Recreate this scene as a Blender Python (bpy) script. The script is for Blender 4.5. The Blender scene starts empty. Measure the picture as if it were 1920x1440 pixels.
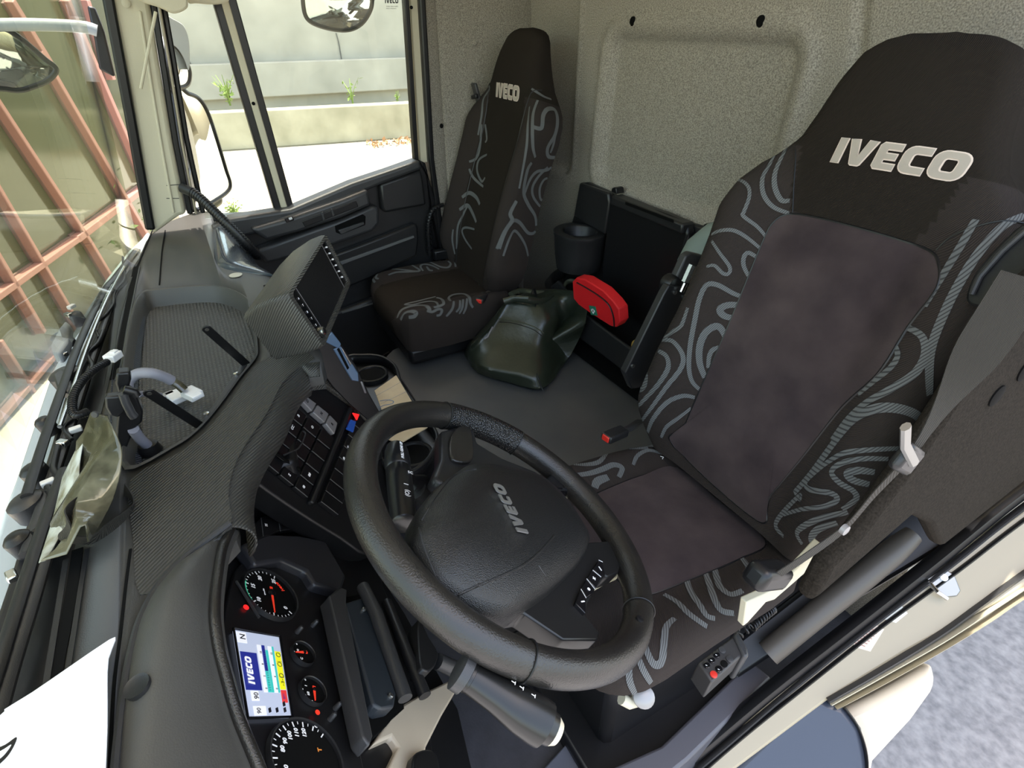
import bpy, bmesh, math, random
from mathutils import Vector, Matrix, Quaternion
from mathutils.geometry import tessellate_polygon
from mathutils.bvhtree import BVHTree
random.seed(4)
PI = math.pi
sc = bpy.context.scene
COL = sc.collection
V = Vector

# ---------------------------------------------------------------- camera
FPX = 1052.22
CAM = V((-1.1, 0.0, 1.3))
cR = V((-0.48389, -0.87511, -0.00516)); cU = V((0.47239, -0.26632, 0.84024)); cF = V((0.73668, -0.40403, -0.54223))
cF.normalize(); cR = (cR - cF*cR.dot(cF)).normalized(); cU = cR.cross(cF).normalized()
cam_d = bpy.data.cameras.new('camera'); cam = bpy.data.objects.new('camera', cam_d); COL.objects.link(cam)
cam_d.sensor_width = 36.0; cam_d.lens = FPX/1920*36.0; cam_d.clip_start = 0.02; cam_d.clip_end = 400
m = Matrix.Identity(4)
for i in range(3):
    m[i][0] = cR[i]; m[i][1] = cU[i]; m[i][2] = -cF[i]; m[i][3] = CAM[i]
cam.matrix_world = m
sc.camera = cam
sc.view_settings.view_transform = 'Standard'; sc.view_settings.look = 'None'
sc.view_settings.gamma = 1.0; sc.view_settings.use_curve_mapping = False
sc.view_settings.exposure = 0.82

# ---------------------------------------------------------------- sky and sun
SUN_DIR = V((0.12, -0.08, 0.985)).normalized()       # towards the sun
world = bpy.data.worlds.new('sky'); sc.world = world; world.use_nodes = True
wn = world.node_tree; wn.nodes.clear()
wo = wn.nodes.new('ShaderNodeOutputWorld'); wb = wn.nodes.new('ShaderNodeBackground')
sky = wn.nodes.new('ShaderNodeTexSky'); sky.sky_type = 'NISHITA'; sky.sun_disc = False
sky.sun_elevation = math.asin(SUN_DIR.z); sky.sun_rotation = math.atan2(SUN_DIR.x, SUN_DIR.y)
sky.air_density = 1.0; sky.dust_density = 2.5; sky.ozone_density = 1.0
mxs = wn.nodes.new('ShaderNodeMix'); mxs.data_type = 'RGBA'; mxs.blend_type = 'MULTIPLY'; mxs.inputs[0].default_value = 1.0; mxs.inputs[7].default_value = (1.12, 0.98, 0.80, 1)
wn.links.new(sky.outputs[0], mxs.inputs[6]); wn.links.new(mxs.outputs[2], wb.inputs[0]); wb.inputs[1].default_value = 0.62
wn.links.new(wb.outputs[0], wo.inputs[0])
sun_d = bpy.data.lights.new('sun', 'SUN'); sun_d.energy = 8.0; sun_d.angle = 0.01; sun_d.color = (1.0, 0.95, 0.86)
sun = bpy.data.objects.new('sun', sun_d); COL.objects.link(sun)
sun.rotation_euler = SUN_DIR.to_track_quat('Z', 'Y').to_euler()

# ---------------------------------------------------------------- surveying helpers: a sight line from the eye point met with a real plane
def ray(px, py):
    return (cR*((px-960)/FPX) + cU*((720-py)/FPX) + cF).normalized()
def H(px, py, ax, c):
    d = ray(px, py); i = 'xyz'.index(ax)
    return CAM + d*((c-CAM[i])/d[i])
def HP(px, py, P0, n):
    d = ray(px, py); return CAM + d*((P0-CAM).dot(n)/d.dot(n))
class Plane:
    """plane with origin, in-plane axes a (x) and b (y) and normal n"""
    def __init__(s, P0, a, b):
        s.o = V(P0); s.a = V(a).normalized(); s.b = (V(b) - s.a*V(b).dot(s.a)).normalized(); s.n = s.a.cross(s.b)
    def px(s, x, y, h=0.0):
        return HP(x, y, s.o + s.n*h, s.n)
    def uv(s, x, y, h=0.0):
        q = s.px(x, y, h) - s.o; return (q.dot(s.a), q.dot(s.b))
    def w(s, u, v, h=0.0):
        return s.o + s.a*u + s.b*v + s.n*h

# ---------------------------------------------------------------- materials
def mat(name, col, rough=0.5, metal=0.0, spec=0.5, bump=None, noise=None, coat=0.0, emit=None, sheen=0.0):
    """bump=(kind, scale, strength); noise=(scale, colour2, contrast)"""
    mt = bpy.data.materials.new(name); mt.use_nodes = True
    nt = mt.node_tree; b = nt.nodes['Principled BSDF']
    b.inputs['Base Color'].default_value = (*col, 1); b.inputs['Roughness'].default_value = rough
    b.inputs['Metallic'].default_value = metal; b.inputs['Specular IOR Level'].default_value = spec
    b.inputs['Coat Weight'].default_value = coat; b.inputs['Sheen Weight'].default_value = sheen
    if emit:
        b.inputs['Emission Color'].default_value = (*emit[0], 1); b.inputs['Emission Strength'].default_value = emit[1]
    tc = nt.nodes.new('ShaderNodeTexCoord')
    if noise:
        nz = nt.nodes.new('ShaderNodeTexNoise'); nz.inputs['Scale'].default_value = noise[0]; nz.inputs['Detail'].default_value = 4
        rp = nt.nodes.new('ShaderNodeValToRGB'); lo = 0.5-noise[2]; rp.color_ramp.elements[0].position = max(0, lo); rp.color_ramp.elements[1].position = min(1, 0.5+noise[2])
        rp.color_ramp.elements[0].color = (*col, 1); rp.color_ramp.elements[1].color = (*noise[1], 1)
        nt.links.new(tc.outputs['Object'], nz.inputs['Vector']); nt.links.new(nz.outputs[0], rp.inputs[0]); nt.links.new(rp.outputs[0], b.inputs['Base Color'])
    if bump:
        k, s, st = bump
        if k == 'noise':
            t = nt.nodes.new('ShaderNodeTexNoise'); t.inputs['Scale'].default_value = s; t.inputs['Detail'].default_value = 3
        elif k == 'voro':
            t = nt.nodes.new('ShaderNodeTexVoronoi'); t.inputs['Scale'].default_value = s
        else:
            t = nt.nodes.new('ShaderNodeTexWave'); t.inputs['Scale'].default_value = s; t.bands_direction = {'wx': 'X', 'wy': 'Y', 'wz': 'Z', 'wd': 'DIAGONAL'}[k]
        bp = nt.nodes.new('ShaderNodeBump'); bp.inputs['Strength'].default_value = st; bp.inputs['Distance'].default_value = 0.002
        nt.links.new(tc.outputs['Object'], t.inputs['Vector'])
        nt.links.new(t.outputs[0], bp.inputs['Height']); nt.links.new(bp.outputs[0], b.inputs['Normal'])
    return mt
def glass(name, tint, gloss=1.0, rough=0.0):
    mt = bpy.data.materials.new(name); mt.use_nodes = True; nt = mt.node_tree; nt.nodes.clear()
    o = nt.nodes.new('ShaderNodeOutputMaterial'); t = nt.nodes.new('ShaderNodeBsdfTransparent'); t.inputs[0].default_value = (*tint, 1)
    g = nt.nodes.new('ShaderNodeBsdfGlossy'); g.inputs['Roughness'].default_value = rough
    fr = nt.nodes.new('ShaderNodeFresnel'); ge = nt.nodes.new('ShaderNodeNewGeometry'); mr = nt.nodes.new('ShaderNodeMapRange')
    mr.inputs[3].default_value = 1.45; mr.inputs[4].default_value = 1/1.45; nt.links.new(ge.outputs['Backfacing'], mr.inputs[0]); nt.links.new(mr.outputs[0], fr.inputs[0])
    mx = nt.nodes.new('ShaderNodeMixShader'); mu = nt.nodes.new('ShaderNodeMath'); mu.operation = 'MULTIPLY'; mu.inputs[1].default_value = gloss
    nt.links.new(fr.outputs[0], mu.inputs[0]); nt.links.new(mu.outputs[0], mx.inputs[0])
    nt.links.new(t.outputs[0], mx.inputs[1]); nt.links.new(g.outputs[0], mx.inputs[2]); nt.links.new(mx.outputs[0], o.inputs[0])
    return mt
M = {}
M['felt'] = mat('grey_felt', (0.18, 0.165, 0.14), 0.95, spec=0.1, bump=('noise', 420, 0.5), noise=(330, (0.42, 0.385, 0.325), 0.16), sheen=0.1)
M['carpet'] = mat('dark_carpet', (0.012, 0.010, 0.0075), 0.95, spec=0.1, bump=('noise', 400, 0.6), noise=(300, (0.028, 0.023, 0.018), 0.2))
M['rubber'] = mat('rubber_mat', (0.070, 0.073, 0.078), 0.42, spec=0.5, bump=('noise', 350, 0.25), noise=(5, (0.105, 0.104, 0.10), 0.2))
M['floor'] = mat('floor_rubber', (0.035, 0.035, 0.042), 0.65, bump=('noise', 200, 0.3), noise=(30, (0.06, 0.06, 0.07), 0.3))
M['plastic'] = mat('dark_plastic', (0.018, 0.018, 0.019), 0.34, spec=0.45, bump=('noise', 700, 0.12))
M['plastic_mid'] = mat('charcoal_plastic', (0.040, 0.040, 0.042), 0.36, spec=0.45, bump=('noise', 700, 0.15))
M['dash'] = mat('dash_skin', (0.060, 0.058, 0.053), 0.42, spec=0.45, bump=('noise', 600, 0.2))
M['weave'] = mat('dash_ribbed_skin', (0.058, 0.056, 0.050), 0.38, spec=0.5, bump=('wd', 95, 0.75))
M['tray'] = mat('tray_grid_rubber', (0.105, 0.105, 0.10), 0.55, spec=0.4)
M['black'] = mat('satin_black', (0.008, 0.008, 0.009), 0.35, spec=0.45)
M['void'] = mat('deep_black', (0.004, 0.004, 0.004), 0.8, spec=0.1)
M['gloss'] = mat('gloss_black', (0.006, 0.006, 0.007), 0.12, spec=0.5)
M['seam'] = mat('button_edge', (0.13, 0.13, 0.13), 0.35)
M['leather'] = mat('worn_leather', (0.013, 0.012, 0.0115), 0.27, spec=0.6, bump=('noise', 520, 0.35), noise=(14, (0.022, 0.020, 0.017), 0.15))
M['leather_perf'] = mat('perforated_leather', (0.012, 0.012, 0.012), 0.26, spec=0.6, bump=('voro', 380, 0.8))
M['hub'] = mat('airbag_skin', (0.014, 0.014, 0.014), 0.33, spec=0.5, bump=('voro', 800, 0.35))
M['chrome'] = mat('bright_metal', (0.75, 0.75, 0.74), 0.2, metal=1.0)
M['steel'] = mat('dull_steel', (0.35, 0.35, 0.34), 0.4, metal=1.0)
M['silver'] = mat('silver_plastic', (0.30, 0.29, 0.29), 0.35, metal=0.3)
M['fabric'] = mat('seat_fabric', (0.022, 0.0175, 0.014), 0.9, spec=0.12, bump=('wd', 240, 0.5), sheen=0.0)
M['fabric_side'] = mat('seat_side_fabric', (0.036, 0.029, 0.026), 0.9, spec=0.12, bump=('wd', 240, 0.5), sheen=0.0)
M['suede'] = mat('suede', (0.034, 0.025, 0.027), 0.95, spec=0.1, noise=(11, (0.068, 0.051, 0.050), 0.2), bump=('noise', 300, 0.3), sheen=0.05)
M['cream'] = mat('cream_trim', (0.56, 0.52, 0.39), 0.55, bump=('noise', 300, 0.1))
M['body'] = mat('cream_body_paint', (0.34, 0.295, 0.21), 0.35, coat=0.2)
M['white'] = mat('white_paper', (0.85, 0.86, 0.90), 0.6)
M['white_ink'] = mat('white_print', (0.75, 0.75, 0.75), 0.6)
M['thread'] = mat('cream_thread', (0.50, 0.44, 0.37), 0.8, bump=('wx', 500, 0.5))
M['red'] = mat('red_plastic', (0.62, 0.03, 0.02), 0.35)
M['red_cloth'] = mat('red_cloth', (0.72, 0.01, 0.015), 0.6, bump=('noise', 300, 0.4))
M['red_light'] = mat('red_lamp', (0.5, 0.01, 0.01), 0.4, emit=((1, 0.02, 0.02), 0.7))
M['blue_key'] = mat('blue_key', (0.03, 0.12, 0.55), 0.35)
M['belt'] = mat('belt_webbing', (0.030, 0.026, 0.020), 0.7, bump=('wx', 300, 0.6))
M['olive'] = mat('olive_leather', (0.016, 0.022, 0.015), 0.28, spec=0.6, noise=(7, (0.028, 0.034, 0.022), 0.2), bump=('noise', 90, 0.25))
M['olive_cloth'] = mat('olive_cloth', (0.06, 0.065, 0.04), 0.6)
M['tan'] = mat('kraft_card', (0.55, 0.42, 0.25), 0.7, noise=(18, (0.66, 0.53, 0.34), 0.2))
M['grey_cable'] = mat('grey_sleeve', (0.22, 0.22, 0.26), 0.5)
M['wplug'] = mat('white_plug', (0.78, 0.78, 0.78), 0.4)
M['green'] = mat('green_paint', (0.02, 0.20, 0.12), 0.5)
M['yellow'] = mat('yellow_plastic', (0.75, 0.5, 0.12), 0.5)
M['olive_pocket'] = mat('clear_film', (0.045, 0.042, 0.025), 0.10, spec=0.8, noise=(16, (0.16, 0.15, 0.10), 0.1), bump=('noise', 25, 1.0))
M['winglass'] = glass('window_glass', (0.95, 0.97, 0.93), 0.8)
M['windscreen'] = glass('windscreen_glass', (0.88, 0.90, 0.83), 0.8)
M['mirror'] = mat('mirror_glass', (0.85, 0.87, 0.85), 0.03, metal=1.0)
M['steelblue'] = mat('grey_paint', (0.33, 0.36, 0.38), 0.45)
# tray mat: a fine woven lattice
def lattice(mt, sx, sy, st):
    nt = mt.node_tree; b = nt.nodes['Principled BSDF']; tc = nt.nodes.new('ShaderNodeTexCoord')
    ad = None
    for s, d in ((sx, 'X'), (sy, 'Y')):
        w = nt.nodes.new('ShaderNodeTexWave'); w.bands_direction = d; w.inputs['Scale'].default_value = s
        nt.links.new(tc.outputs['Object'], w.inputs[0])
        if ad is None: ad = w
        else:
            mm = nt.nodes.new('ShaderNodeMath'); mm.operation = 'MULTIPLY'; nt.links.new(ad.outputs[1], mm.inputs[0]); nt.links.new(w.outputs[1], mm.inputs[1])
    bp = nt.nodes.new('ShaderNodeBump'); bp.inputs['Strength'].default_value = st; bp.inputs['Distance'].default_value = 0.003
    nt.links.new(mm.outputs[0], bp.inputs['Height']); nt.links.new(bp.outputs[0], b.inputs['Normal'])
    rp = nt.nodes.new('ShaderNodeValToRGB'); rp.color_ramp.elements[0].color = (0.05, 0.05, 0.047, 1); rp.color_ramp.elements[1].color = (0.135, 0.135, 0.128, 1)
    nt.links.new(mm.outputs[0], rp.inputs[0]); nt.links.new(rp.outputs[0], b.inputs['Base Color'])
lattice(M['tray'], 42, 42, 0.8)
# woven stripes of the seat swirls
def swirl_mat():
    mt = mat('swirl_thread', (0.13, 0.135, 0.135), 0.8, spec=0.2)
    nt = mt.node_tree; b = nt.nodes['Principled BSDF']; tc = nt.nodes.new('ShaderNodeTexCoord')
    w = nt.nodes.new('ShaderNodeTexWave'); w.bands_direction = 'DIAGONAL'; w.inputs['Scale'].default_value = 120
    rp = nt.nodes.new('ShaderNodeValToRGB'); rp.color_ramp.elements[0].color = (0.05, 0.05, 0.05, 1); rp.color_ramp.elements[1].color = (0.135, 0.14, 0.14, 1)
    rp.color_ramp.elements[0].position = 0.15; rp.color_ramp.elements[1].position = 0.4
    nt.links.new(tc.outputs['Object'], w.inputs[0]); nt.links.new(w.outputs[1], rp.inputs[0]); nt.links.new(rp.outputs[0], b.inputs['Base Color'])
    return mt
M['swirl'] = swirl_mat()

# ---------------------------------------------------------------- object helpers
def empty(name, loc, label=None, cat=None, group=None):
    o = bpy.data.objects.new(name, None); o.empty_display_size = 0.05; COL.objects.link(o); o.location = loc
    if label: o['label'] = label; o['category'] = cat
    if group: o['group'] = group
    return o
def tag(o, label=None, cat=None, group=None, kind=None):
    if label: o['label'] = label
    if cat: o['category'] = cat
    if group: o['group'] = group
    if kind: o['kind'] = kind
    return o
def wloc(o):
    p = V((0, 0, 0))
    while o is not None:
        p += V(o.location); o = o.parent
    return p
class MB:
    """collects vertices and faces in world space"""
    def __init__(s): s.v = []; s.f = []; s.mi = []; s.cur = 0
    def add(s, vs, fs):
        k = len(s.v); s.v += [V(p) for p in vs]; s.f += [tuple(i+k for i in f) for f in fs]; s.mi += [s.cur]*len(fs); return s
    def loft(s, rings, close=True, caps=(True, True)):
        n = len(rings[0]); vs = [p for r in rings for p in r]; fs = []
        for i in range(len(rings)-1):
            for j in range(n if close else n-1):
                a = i*n+j; b = i*n+(j+1) % n
                fs.append((a, b, b+n, a+n))
        if close and caps[0]: fs.append(tuple(range(n-1, -1, -1)))
        if close and caps[1]: fs.append(tuple(range((len(rings)-1)*n, len(rings)*n)))
        return s.add(vs, fs)
    def box(s, c, size, R=None):
        c = V(c); h = [x/2 for x in size]; R = R or Matrix.Identity(3)
        vs = [c + R @ V((x*h[0], y*h[1], z*h[2])) for x in (-1, 1) for y in (-1, 1) for z in (-1, 1)]
        return s.add(vs, [(0, 1, 3, 2), (4, 6, 7, 5), (0, 4, 5, 1), (2, 3, 7, 6), (0, 2, 6, 4), (1, 5, 7, 3)])
    def prism(s, pts, nrm, th):
        """closed outline extruded by -nrm*th"""
        pts = [V(p) for p in pts]; nrm = V(nrm).normalized()
        tri = tessellate_polygon([pts]); n = len(pts); k = V((0, 0, 0))
        for i in range(n): k += (pts[i]-pts[0]).cross(pts[(i+1) % n]-pts[0])
        flip = k.dot(nrm) < 0
        if flip: pts = pts[::-1]
        bot = [p - nrm*th for p in pts]
        fs = [tuple(range(n)), tuple(range(2*n-1, n-1, -1))] + [(i, i+n, (i+1) % n+n, (i+1) % n) for i in range(n)]
        return s.add(pts+bot, fs)
    def tube(s, pts, r, n=12, flat=None, up=None):
        pts = [V(p) for p in pts]; rings = []; N = len(pts)
        t0 = (pts[1]-pts[0]).normalized(); ref = V(up) if up else (V((0, 0, 1)) if abs(t0.z) < .9 else V((1, 0, 0)))
        a = (ref - t0*ref.dot(t0)).normalized()
        for i in range(N):
            t = (pts[min(i+1, N-1)] - pts[max(i-1, 0)]).normalized()
            a = (a - t*a.dot(t)); a = a.normalized() if a.length > 1e-6 else t.orthogonal().normalized()
            if up:
                a = (V(up) - t*V(up).dot(t)).normalized()
            b = t.cross(a); rr = r(i/(N-1)) if callable(r) else r
            ra, rb = (rr, rr) if flat is None else (rr*flat, rr)
            rings.append([pts[i] + a*(math.cos(2*PI*k/n)*ra) + b*(math.sin(2*PI*k/n)*rb) for k in range(n)])
        return s.loft(rings)
    def lathe(s, c, axis, prof, n=32):
        c = V(c); ax = V(axis).normalized(); a = ax.orthogonal().normalized(); b = ax.cross(a)
        return s.loft([[c + ax*h + (a*math.cos(2*PI*k/n) + b*math.sin(2*PI*k/n))*r for k in range(n)] for h, r in prof])
    def ribbon(s, pts, nrms, w, th=0.0005):
        """thin band lying on a surface"""
        N = len(pts); rings = []
        for i in range(N):
            t = (pts[min(i+1, N-1)]-pts[max(i-1, 0)]).normalized(); nn = nrms[i]; b = nn.cross(t).normalized()
            ww = w(i/(N-1)) if callable(w) else w
            rings.append([pts[i]-b*ww/2, pts[i]-b*ww/2+nn*th, pts[i]+b*ww/2+nn*th, pts[i]+b*ww/2])
        return s.loft(rings)
    def build(s, name, mats, parent=None, smooth=40, bevel=0, bseg=2, sub=0, solid=0):
        me = bpy.data.meshes.new(name); off = wloc(parent) if parent else V((0, 0, 0))
        me.from_pydata([p-off for p in s.v], [], s.f)
        mats = mats if isinstance(mats, (list, tuple)) else [mats]
        for x in mats: me.materials.append(M[x] if isinstance(x, str) else x)
        for p, i in zip(me.polygons, s.mi): p.material_index = i
        bm = bmesh.new(); bm.from_mesh(me); bmesh.ops.recalc_face_normals(bm, faces=bm.faces); bm.to_mesh(me); bm.free()
        if smooth:
            for p in me.polygons: p.use_smooth = True
            me.set_sharp_from_angle(angle=math.radians(smooth))
        me.update()
        o = bpy.data.objects.new(name, me); COL.objects.link(o)
        if parent: o.parent = parent
        if solid:
            md = o.modifiers.new('thickness', 'SOLIDIFY'); md.thickness = solid; md.offset = -1
        if bevel:
            md = o.modifiers.new('bevel', 'BEVEL'); md.width = bevel; md.segments = bseg; md.limit_method = 'ANGLE'; md.angle_limit = math.radians(35); md.harden_normals = False
        if sub:
            md = o.modifiers.new('sub', 'SUBSURF'); md.levels = sub; md.render_levels = sub
        return o
def spline(pts, n=8, closed=False):
    """Catmull-Rom through points (tuples of any dimension)"""
    out = []; N = len(pts)
    rng = range(N if closed else N-1)
    for i in rng:
        if closed: p0, p1, p2, p3 = (pts[(i-1) % N], pts[i], pts[(i+1) % N], pts[(i+2) % N])
        else: p0, p1, p2, p3 = (pts[max(i-1, 0)], pts[i], pts[i+1], pts[min(i+2, N-1)])
        for k in range(n):
            t = k/n; t2 = t*t; t3 = t2*t
            out.append(tuple(0.5*((2*b)+(-a+c)*t+(2*a-5*b+4*c-d)*t2+(-a+3*b-3*c+d)*t3) for a, b, c, d in zip(p0, p1, p2, p3)))
    if not closed: out.append(tuple(pts[-1]))
    return out
def plane_pts(pl, pts, h=0.0, smooth=0, closed=True):
    if smooth: pts = spline(pts, smooth, closed)
    return [pl.px(x, y, h) for x, y in pts]
def slab(name, pl, pts, h0, h1, m, parent=None, smooth=0, bevel=0.002, bseg=2):
    """outline sighted on plane pl at height h1, made solid down to h0"""
    P = plane_pts(pl, pts, h1, smooth)
    return MB().prism(P, pl.n, h1-h0).build(name, m, parent, bevel=bevel, bseg=bseg)
def interp(tab, x):
    if x <= tab[0][0]: return tab[0][1]
    for (a, b), (c, d) in zip(tab, tab[1:]):
        if x <= c: return b + (d-b)*(x-a)/(c-a)
    return tab[-1][1]
def sstep(a, b, x):
    t = max(0, min(1, (x-a)/(b-a))); return t*t*(3-2*t)
_font = [None]
def text_mb(string, o, a, b, width=None, height=0.01, th=0.0006, bold=0.0, shear=0.0, center=False, squeeze=1.0):
    """lettering with its baseline start at o, running along a, up along b; returns an MB"""
    cu = bpy.data.curves.new('t', 'FONT'); cu.body = string; cu.size = 1.0; cu.offset = bold; cu.shear = shear; cu.resolution_u = 3
    ob = bpy.data.objects.new('t', cu); COL.objects.link(ob)
    dg = bpy.context.evaluated_depsgraph_get(); me = bpy.data.meshes.new_from_object(ob.evaluated_get(dg))
    xs = [v.co.x for v in me.vertices]; ys = [v.co.y for v in me.vertices]
    x0, x1, y0, y1 = min(xs), max(xs), min(ys), max(ys)
    sy = height/(y1-y0); sx = (width/(x1-x0)) if width else sy*squeeze
    a = V(a).normalized(); b = V(b).normalized(); n = a.cross(b)
    bm = bmesh.new(); bm.from_mesh(me)
    mbx = MB(); cx = (x1-x0)/2 if center else 0; cy = (y1-y0)/2 if center else 0
    ext = bmesh.ops.extrude_face_region(bm, geom=bm.faces[:]); up = set(g for g in ext['geom'] if isinstance(g, bmesh.types.BMVert))
    bm.verts.index_update()
    vs = [V(o) + a*((v.co.x-x0-cx)*sx) + b*((v.co.y-y0-cy)*sy) + n*(th if v in up else 0) for v in bm.verts]
    fs = [tuple(v.index for v in f.verts) for f in bm.faces]
    bm.free(); bpy.data.objects.remove(ob); bpy.data.curves.remove(cu); bpy.data.meshes.remove(me)
    return mbx.add(vs, fs)
def _shape(ch):
    def arc(cx, cy, rx, ry, a0, a1, n=5): return [(cx+rx*math.cos(math.radians(a0+(a1-a0)*k/n)), cy+ry*math.sin(math.radians(a0+(a1-a0)*k/n))) for k in range(n+1)]
    if ch == 'I': return .36, [(0, 0), (.36, 0), (.36, 1), (0, 1)], None
    if ch == 'V': return 1.16, [(0, 1), (.38, 1), (.58, .36), (.78, 1), (1.16, 1), (.80, .04), (.74, 0), (.42, 0), (.36, .04)], None
    if ch == 'E': return .85, [(.10, 0), (0, .1), (0, .9), (.10, 1), (.85, 1), (.85, .76), (.34, .76), (.34, .62), (.78, .62), (.78, .39), (.34, .39), (.34, .24), (.85, .24), (.85, 0)], None
    if ch == 'C': return .92, [(.92, 1)] + arc(.34, .66, .34, .34, 90, 180) + arc(.34, .34, .34, .34, 180, 270) + [(.92, 0), (.92, .26)] + arc(.46, .37, .11, .11, 270, 180, 3) + arc(.46, .63, .11, .11, 180, 90, 3) + [(.92, .74)], None
    o = arc(.78, .66, .36, .34, 0, 90) + arc(.36, .66, .36, .34, 90, 180) + arc(.36, .34, .36, .34, 180, 270) + arc(.78, .34, .36, .34, 270, 360)
    i = arc(.70, .62, .10, .12, 0, 90, 3) + arc(.44, .62, .10, .12, 90, 180, 3) + arc(.44, .38, .10, .12, 180, 270, 3) + arc(.70, .38, .10, .12, 270, 360, 3)
    return 1.14, o, i
def logo_mb(o, a, b, width, height, th, grow=0.0, shear=0.12, gap=.13):
    """the maker's lettering in heavy wide capitals"""
    o, a, b = V(o), V(a).normalized(), V(b).normalized(); n = a.cross(b); x = 0.0; parts = []
    for ch in 'IVECO':
        w, out, hole = _shape(ch); parts.append((x, w, out, hole)); x += w + gap
    tot = x-gap; sx = width/(tot+shear); r = MB()
    def P(q, x0, h): return o + a*((x0+q[0]+shear*q[1])*sx) + b*(q[1]*height) + n*h
    def growp(L, g):
        cx = sum(p[0]*sx for p in L)/len(L); N = len(L); out = []; ar = sum(L[i][0]*L[(i+1) % N][1]-L[(i+1) % N][0]*L[i][1] for i in range(N)); s = 1 if ar > 0 else -1
        for i in range(N):
            p0, p1, p2 = L[i-1], L[i], L[(i+1) % N]
            d = V(((p2[0]-p0[0])*sx, (p2[1]-p0[1])*height, 0)); d = d.normalized() if d.length > 0 else V((1, 0, 0)); q = V((d.y, -d.x, 0))*s*g
            out.append((p1[0]+q.x/sx, p1[1]+q.y/height))
        return out
    for x0, w, out, hole in parts:
        if grow: out = growp(out, grow); hole = growp(hole, -grow) if hole else None
        top = [P(q, x0, th) for q in out]; bot = [P(q, x0, 0) for q in out]; loops = [top]; allp = list(top)
        if hole: ht = [P(q, x0, th) for q in hole]; hb = [P(q, x0, 0) for q in hole]; loops.append(ht); allp += ht
        r.add(allp, [tuple(t) for t in tessellate_polygon(loops)]); r.loft([top, bot], caps=(False, False))
        if hole: r.loft([ht, hb], caps=(False, False))
    return r
def merge(dst, src): return dst.add(src.v, src.f)
PX = Plane((0.95, 0, 0), (0, -1, 0), (0, 0, 1))      # passenger door plane, normal -x  (a x b = (-1,0,0))
PR = Plane((0, -1.2, 0), (-1, 0, 0), (0, 0, 1))      # rear wall, normal +y

# ================================================================ OUTSIDE
g = MB(); g.loft([[V((x, y, -1.3)) for x in (-12, 45)] for y in (-30, 25)], close=False)
mt_ground = mat('yard_concrete', (0.34, 0.32, 0.26), 0.9, spec=0.1, noise=(3.0, (0.43, 0.41, 0.34), 0.3), bump=('noise', 60, 0.5))
tag(g.build('ground', mt_ground), kind='structure')
mt_shaded = mat('rough_shaded_ground', (0.17, 0.17, 0.18), 0.95, spec=0.1, noise=(26, (0.33, 0.325, 0.33), 0.25), bump=('noise', 30, 1.0))  # same yard ground, near-side shade put into a darker colour
tag(MB().prism([(-.45, -30, -1.292), (-.45, 25, -1.292), (-12, 25, -1.292), (-12, -30, -1.292)], (0, 0, 1), .006).build('ground', mt_shaded), kind='structure')
mt_wall = mat('grey_concrete', (0.26, 0.26, 0.22), 0.9, spec=0.1, noise=(0.9, (0.38, 0.375, 0.32), 0.25), bump=('noise', 8, 0.3))
mt_wall2 = mat('stained_concrete', (0.25, 0.24, 0.17), 0.9, spec=0.1, noise=(1.6, (0.42, 0.40, 0.30), 0.25), bump=('noise', 8, 0.3))
# low parapet and the tall wall beyond it
lo = MB(); lo.prism([(15.9, 6, -1.3), (14.1, -7.5, -1.3), (16.1, -30, -1.3), (16.5, -30, -1.3), (14.5, -7.5, -1.3), (16.3, 6, -1.3)], (0, 0, -1), 0.85)
lw = lo.build('low_concrete_wall', mt_wall2, bevel=0.03)
tag(lw, 'low weathered concrete wall at the far edge of the bright yard', 'wall')
hw = MB(); hw.box((19.3, -8, 3.5), (0.4, 50, 10)); hw.box((19.0, -8, -0.3), (0.25, 50, 1.0))
tw = empty('tall_concrete_wall', (19.3, -8, -1.3), 'tall pale concrete wall rising behind the low wall', 'wall')
MB().box((19.3, -8, 3.5), (0.4, 50, 9.6)).build('wall_face', mt_wall, tw)
MB().box((18.95, -8, -0.1), (0.3, 50, 0.9)).build('footing', mt_wall, tw, bevel=0.03)
jm = mat('joint_dark', (0.10, 0.10, 0.09), 0.9)
for pts in ([(630, 62), (636, 85), (647, 153)], [(355, 115), (375, 157)]):
    P = [H(x, y, 'x', 19.08) for x, y in spline(pts, 3)]
    MB().ribbon(P, [V((-1, 0, 0))]*len(P), 0.03, 0.01).build('crack', jm, tw)
# dead leaves and weeds
lf = empty('leaf_pile', H(755, 268, 'z', -1.3), 'pile of dry brown leaves against the low wall', 'leaves'); lf['kind'] = 'stuff'
b = MB(); rnd = random.Random(3); c0 = V(lf.location)
for i in range(150):
    p = c0 + V((rnd.uniform(-.35, .3), rnd.uniform(-.9, .9), rnd.uniform(0, .10))); s = rnd.uniform(.04, .09); q = Quaternion((rnd.uniform(-1, 1), rnd.uniform(-1, 1), rnd.uniform(-1, 1)), rnd.uniform(0, 3)).to_matrix()
    b.add([p + q @ V((-s, 0, 0)), p + q @ V((0, -s*.5, s*.2)), p + q @ V((s, 0, 0)), p + q @ V((0, s*.5, s*.2))], [(0, 1, 2, 3)])
bpy.data.objects.remove(lf); lf = b.build('leaf_pile', mat('dry_leaf', (0.42, 0.26, 0.14), 0.9), smooth=0); tag(lf, 'pile of dry brown leaves against the low wall', 'leaves', kind='stuff')
mt_weed = mat('weed_leaf', (0.16, 0.24, 0.05), 0.8)
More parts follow.
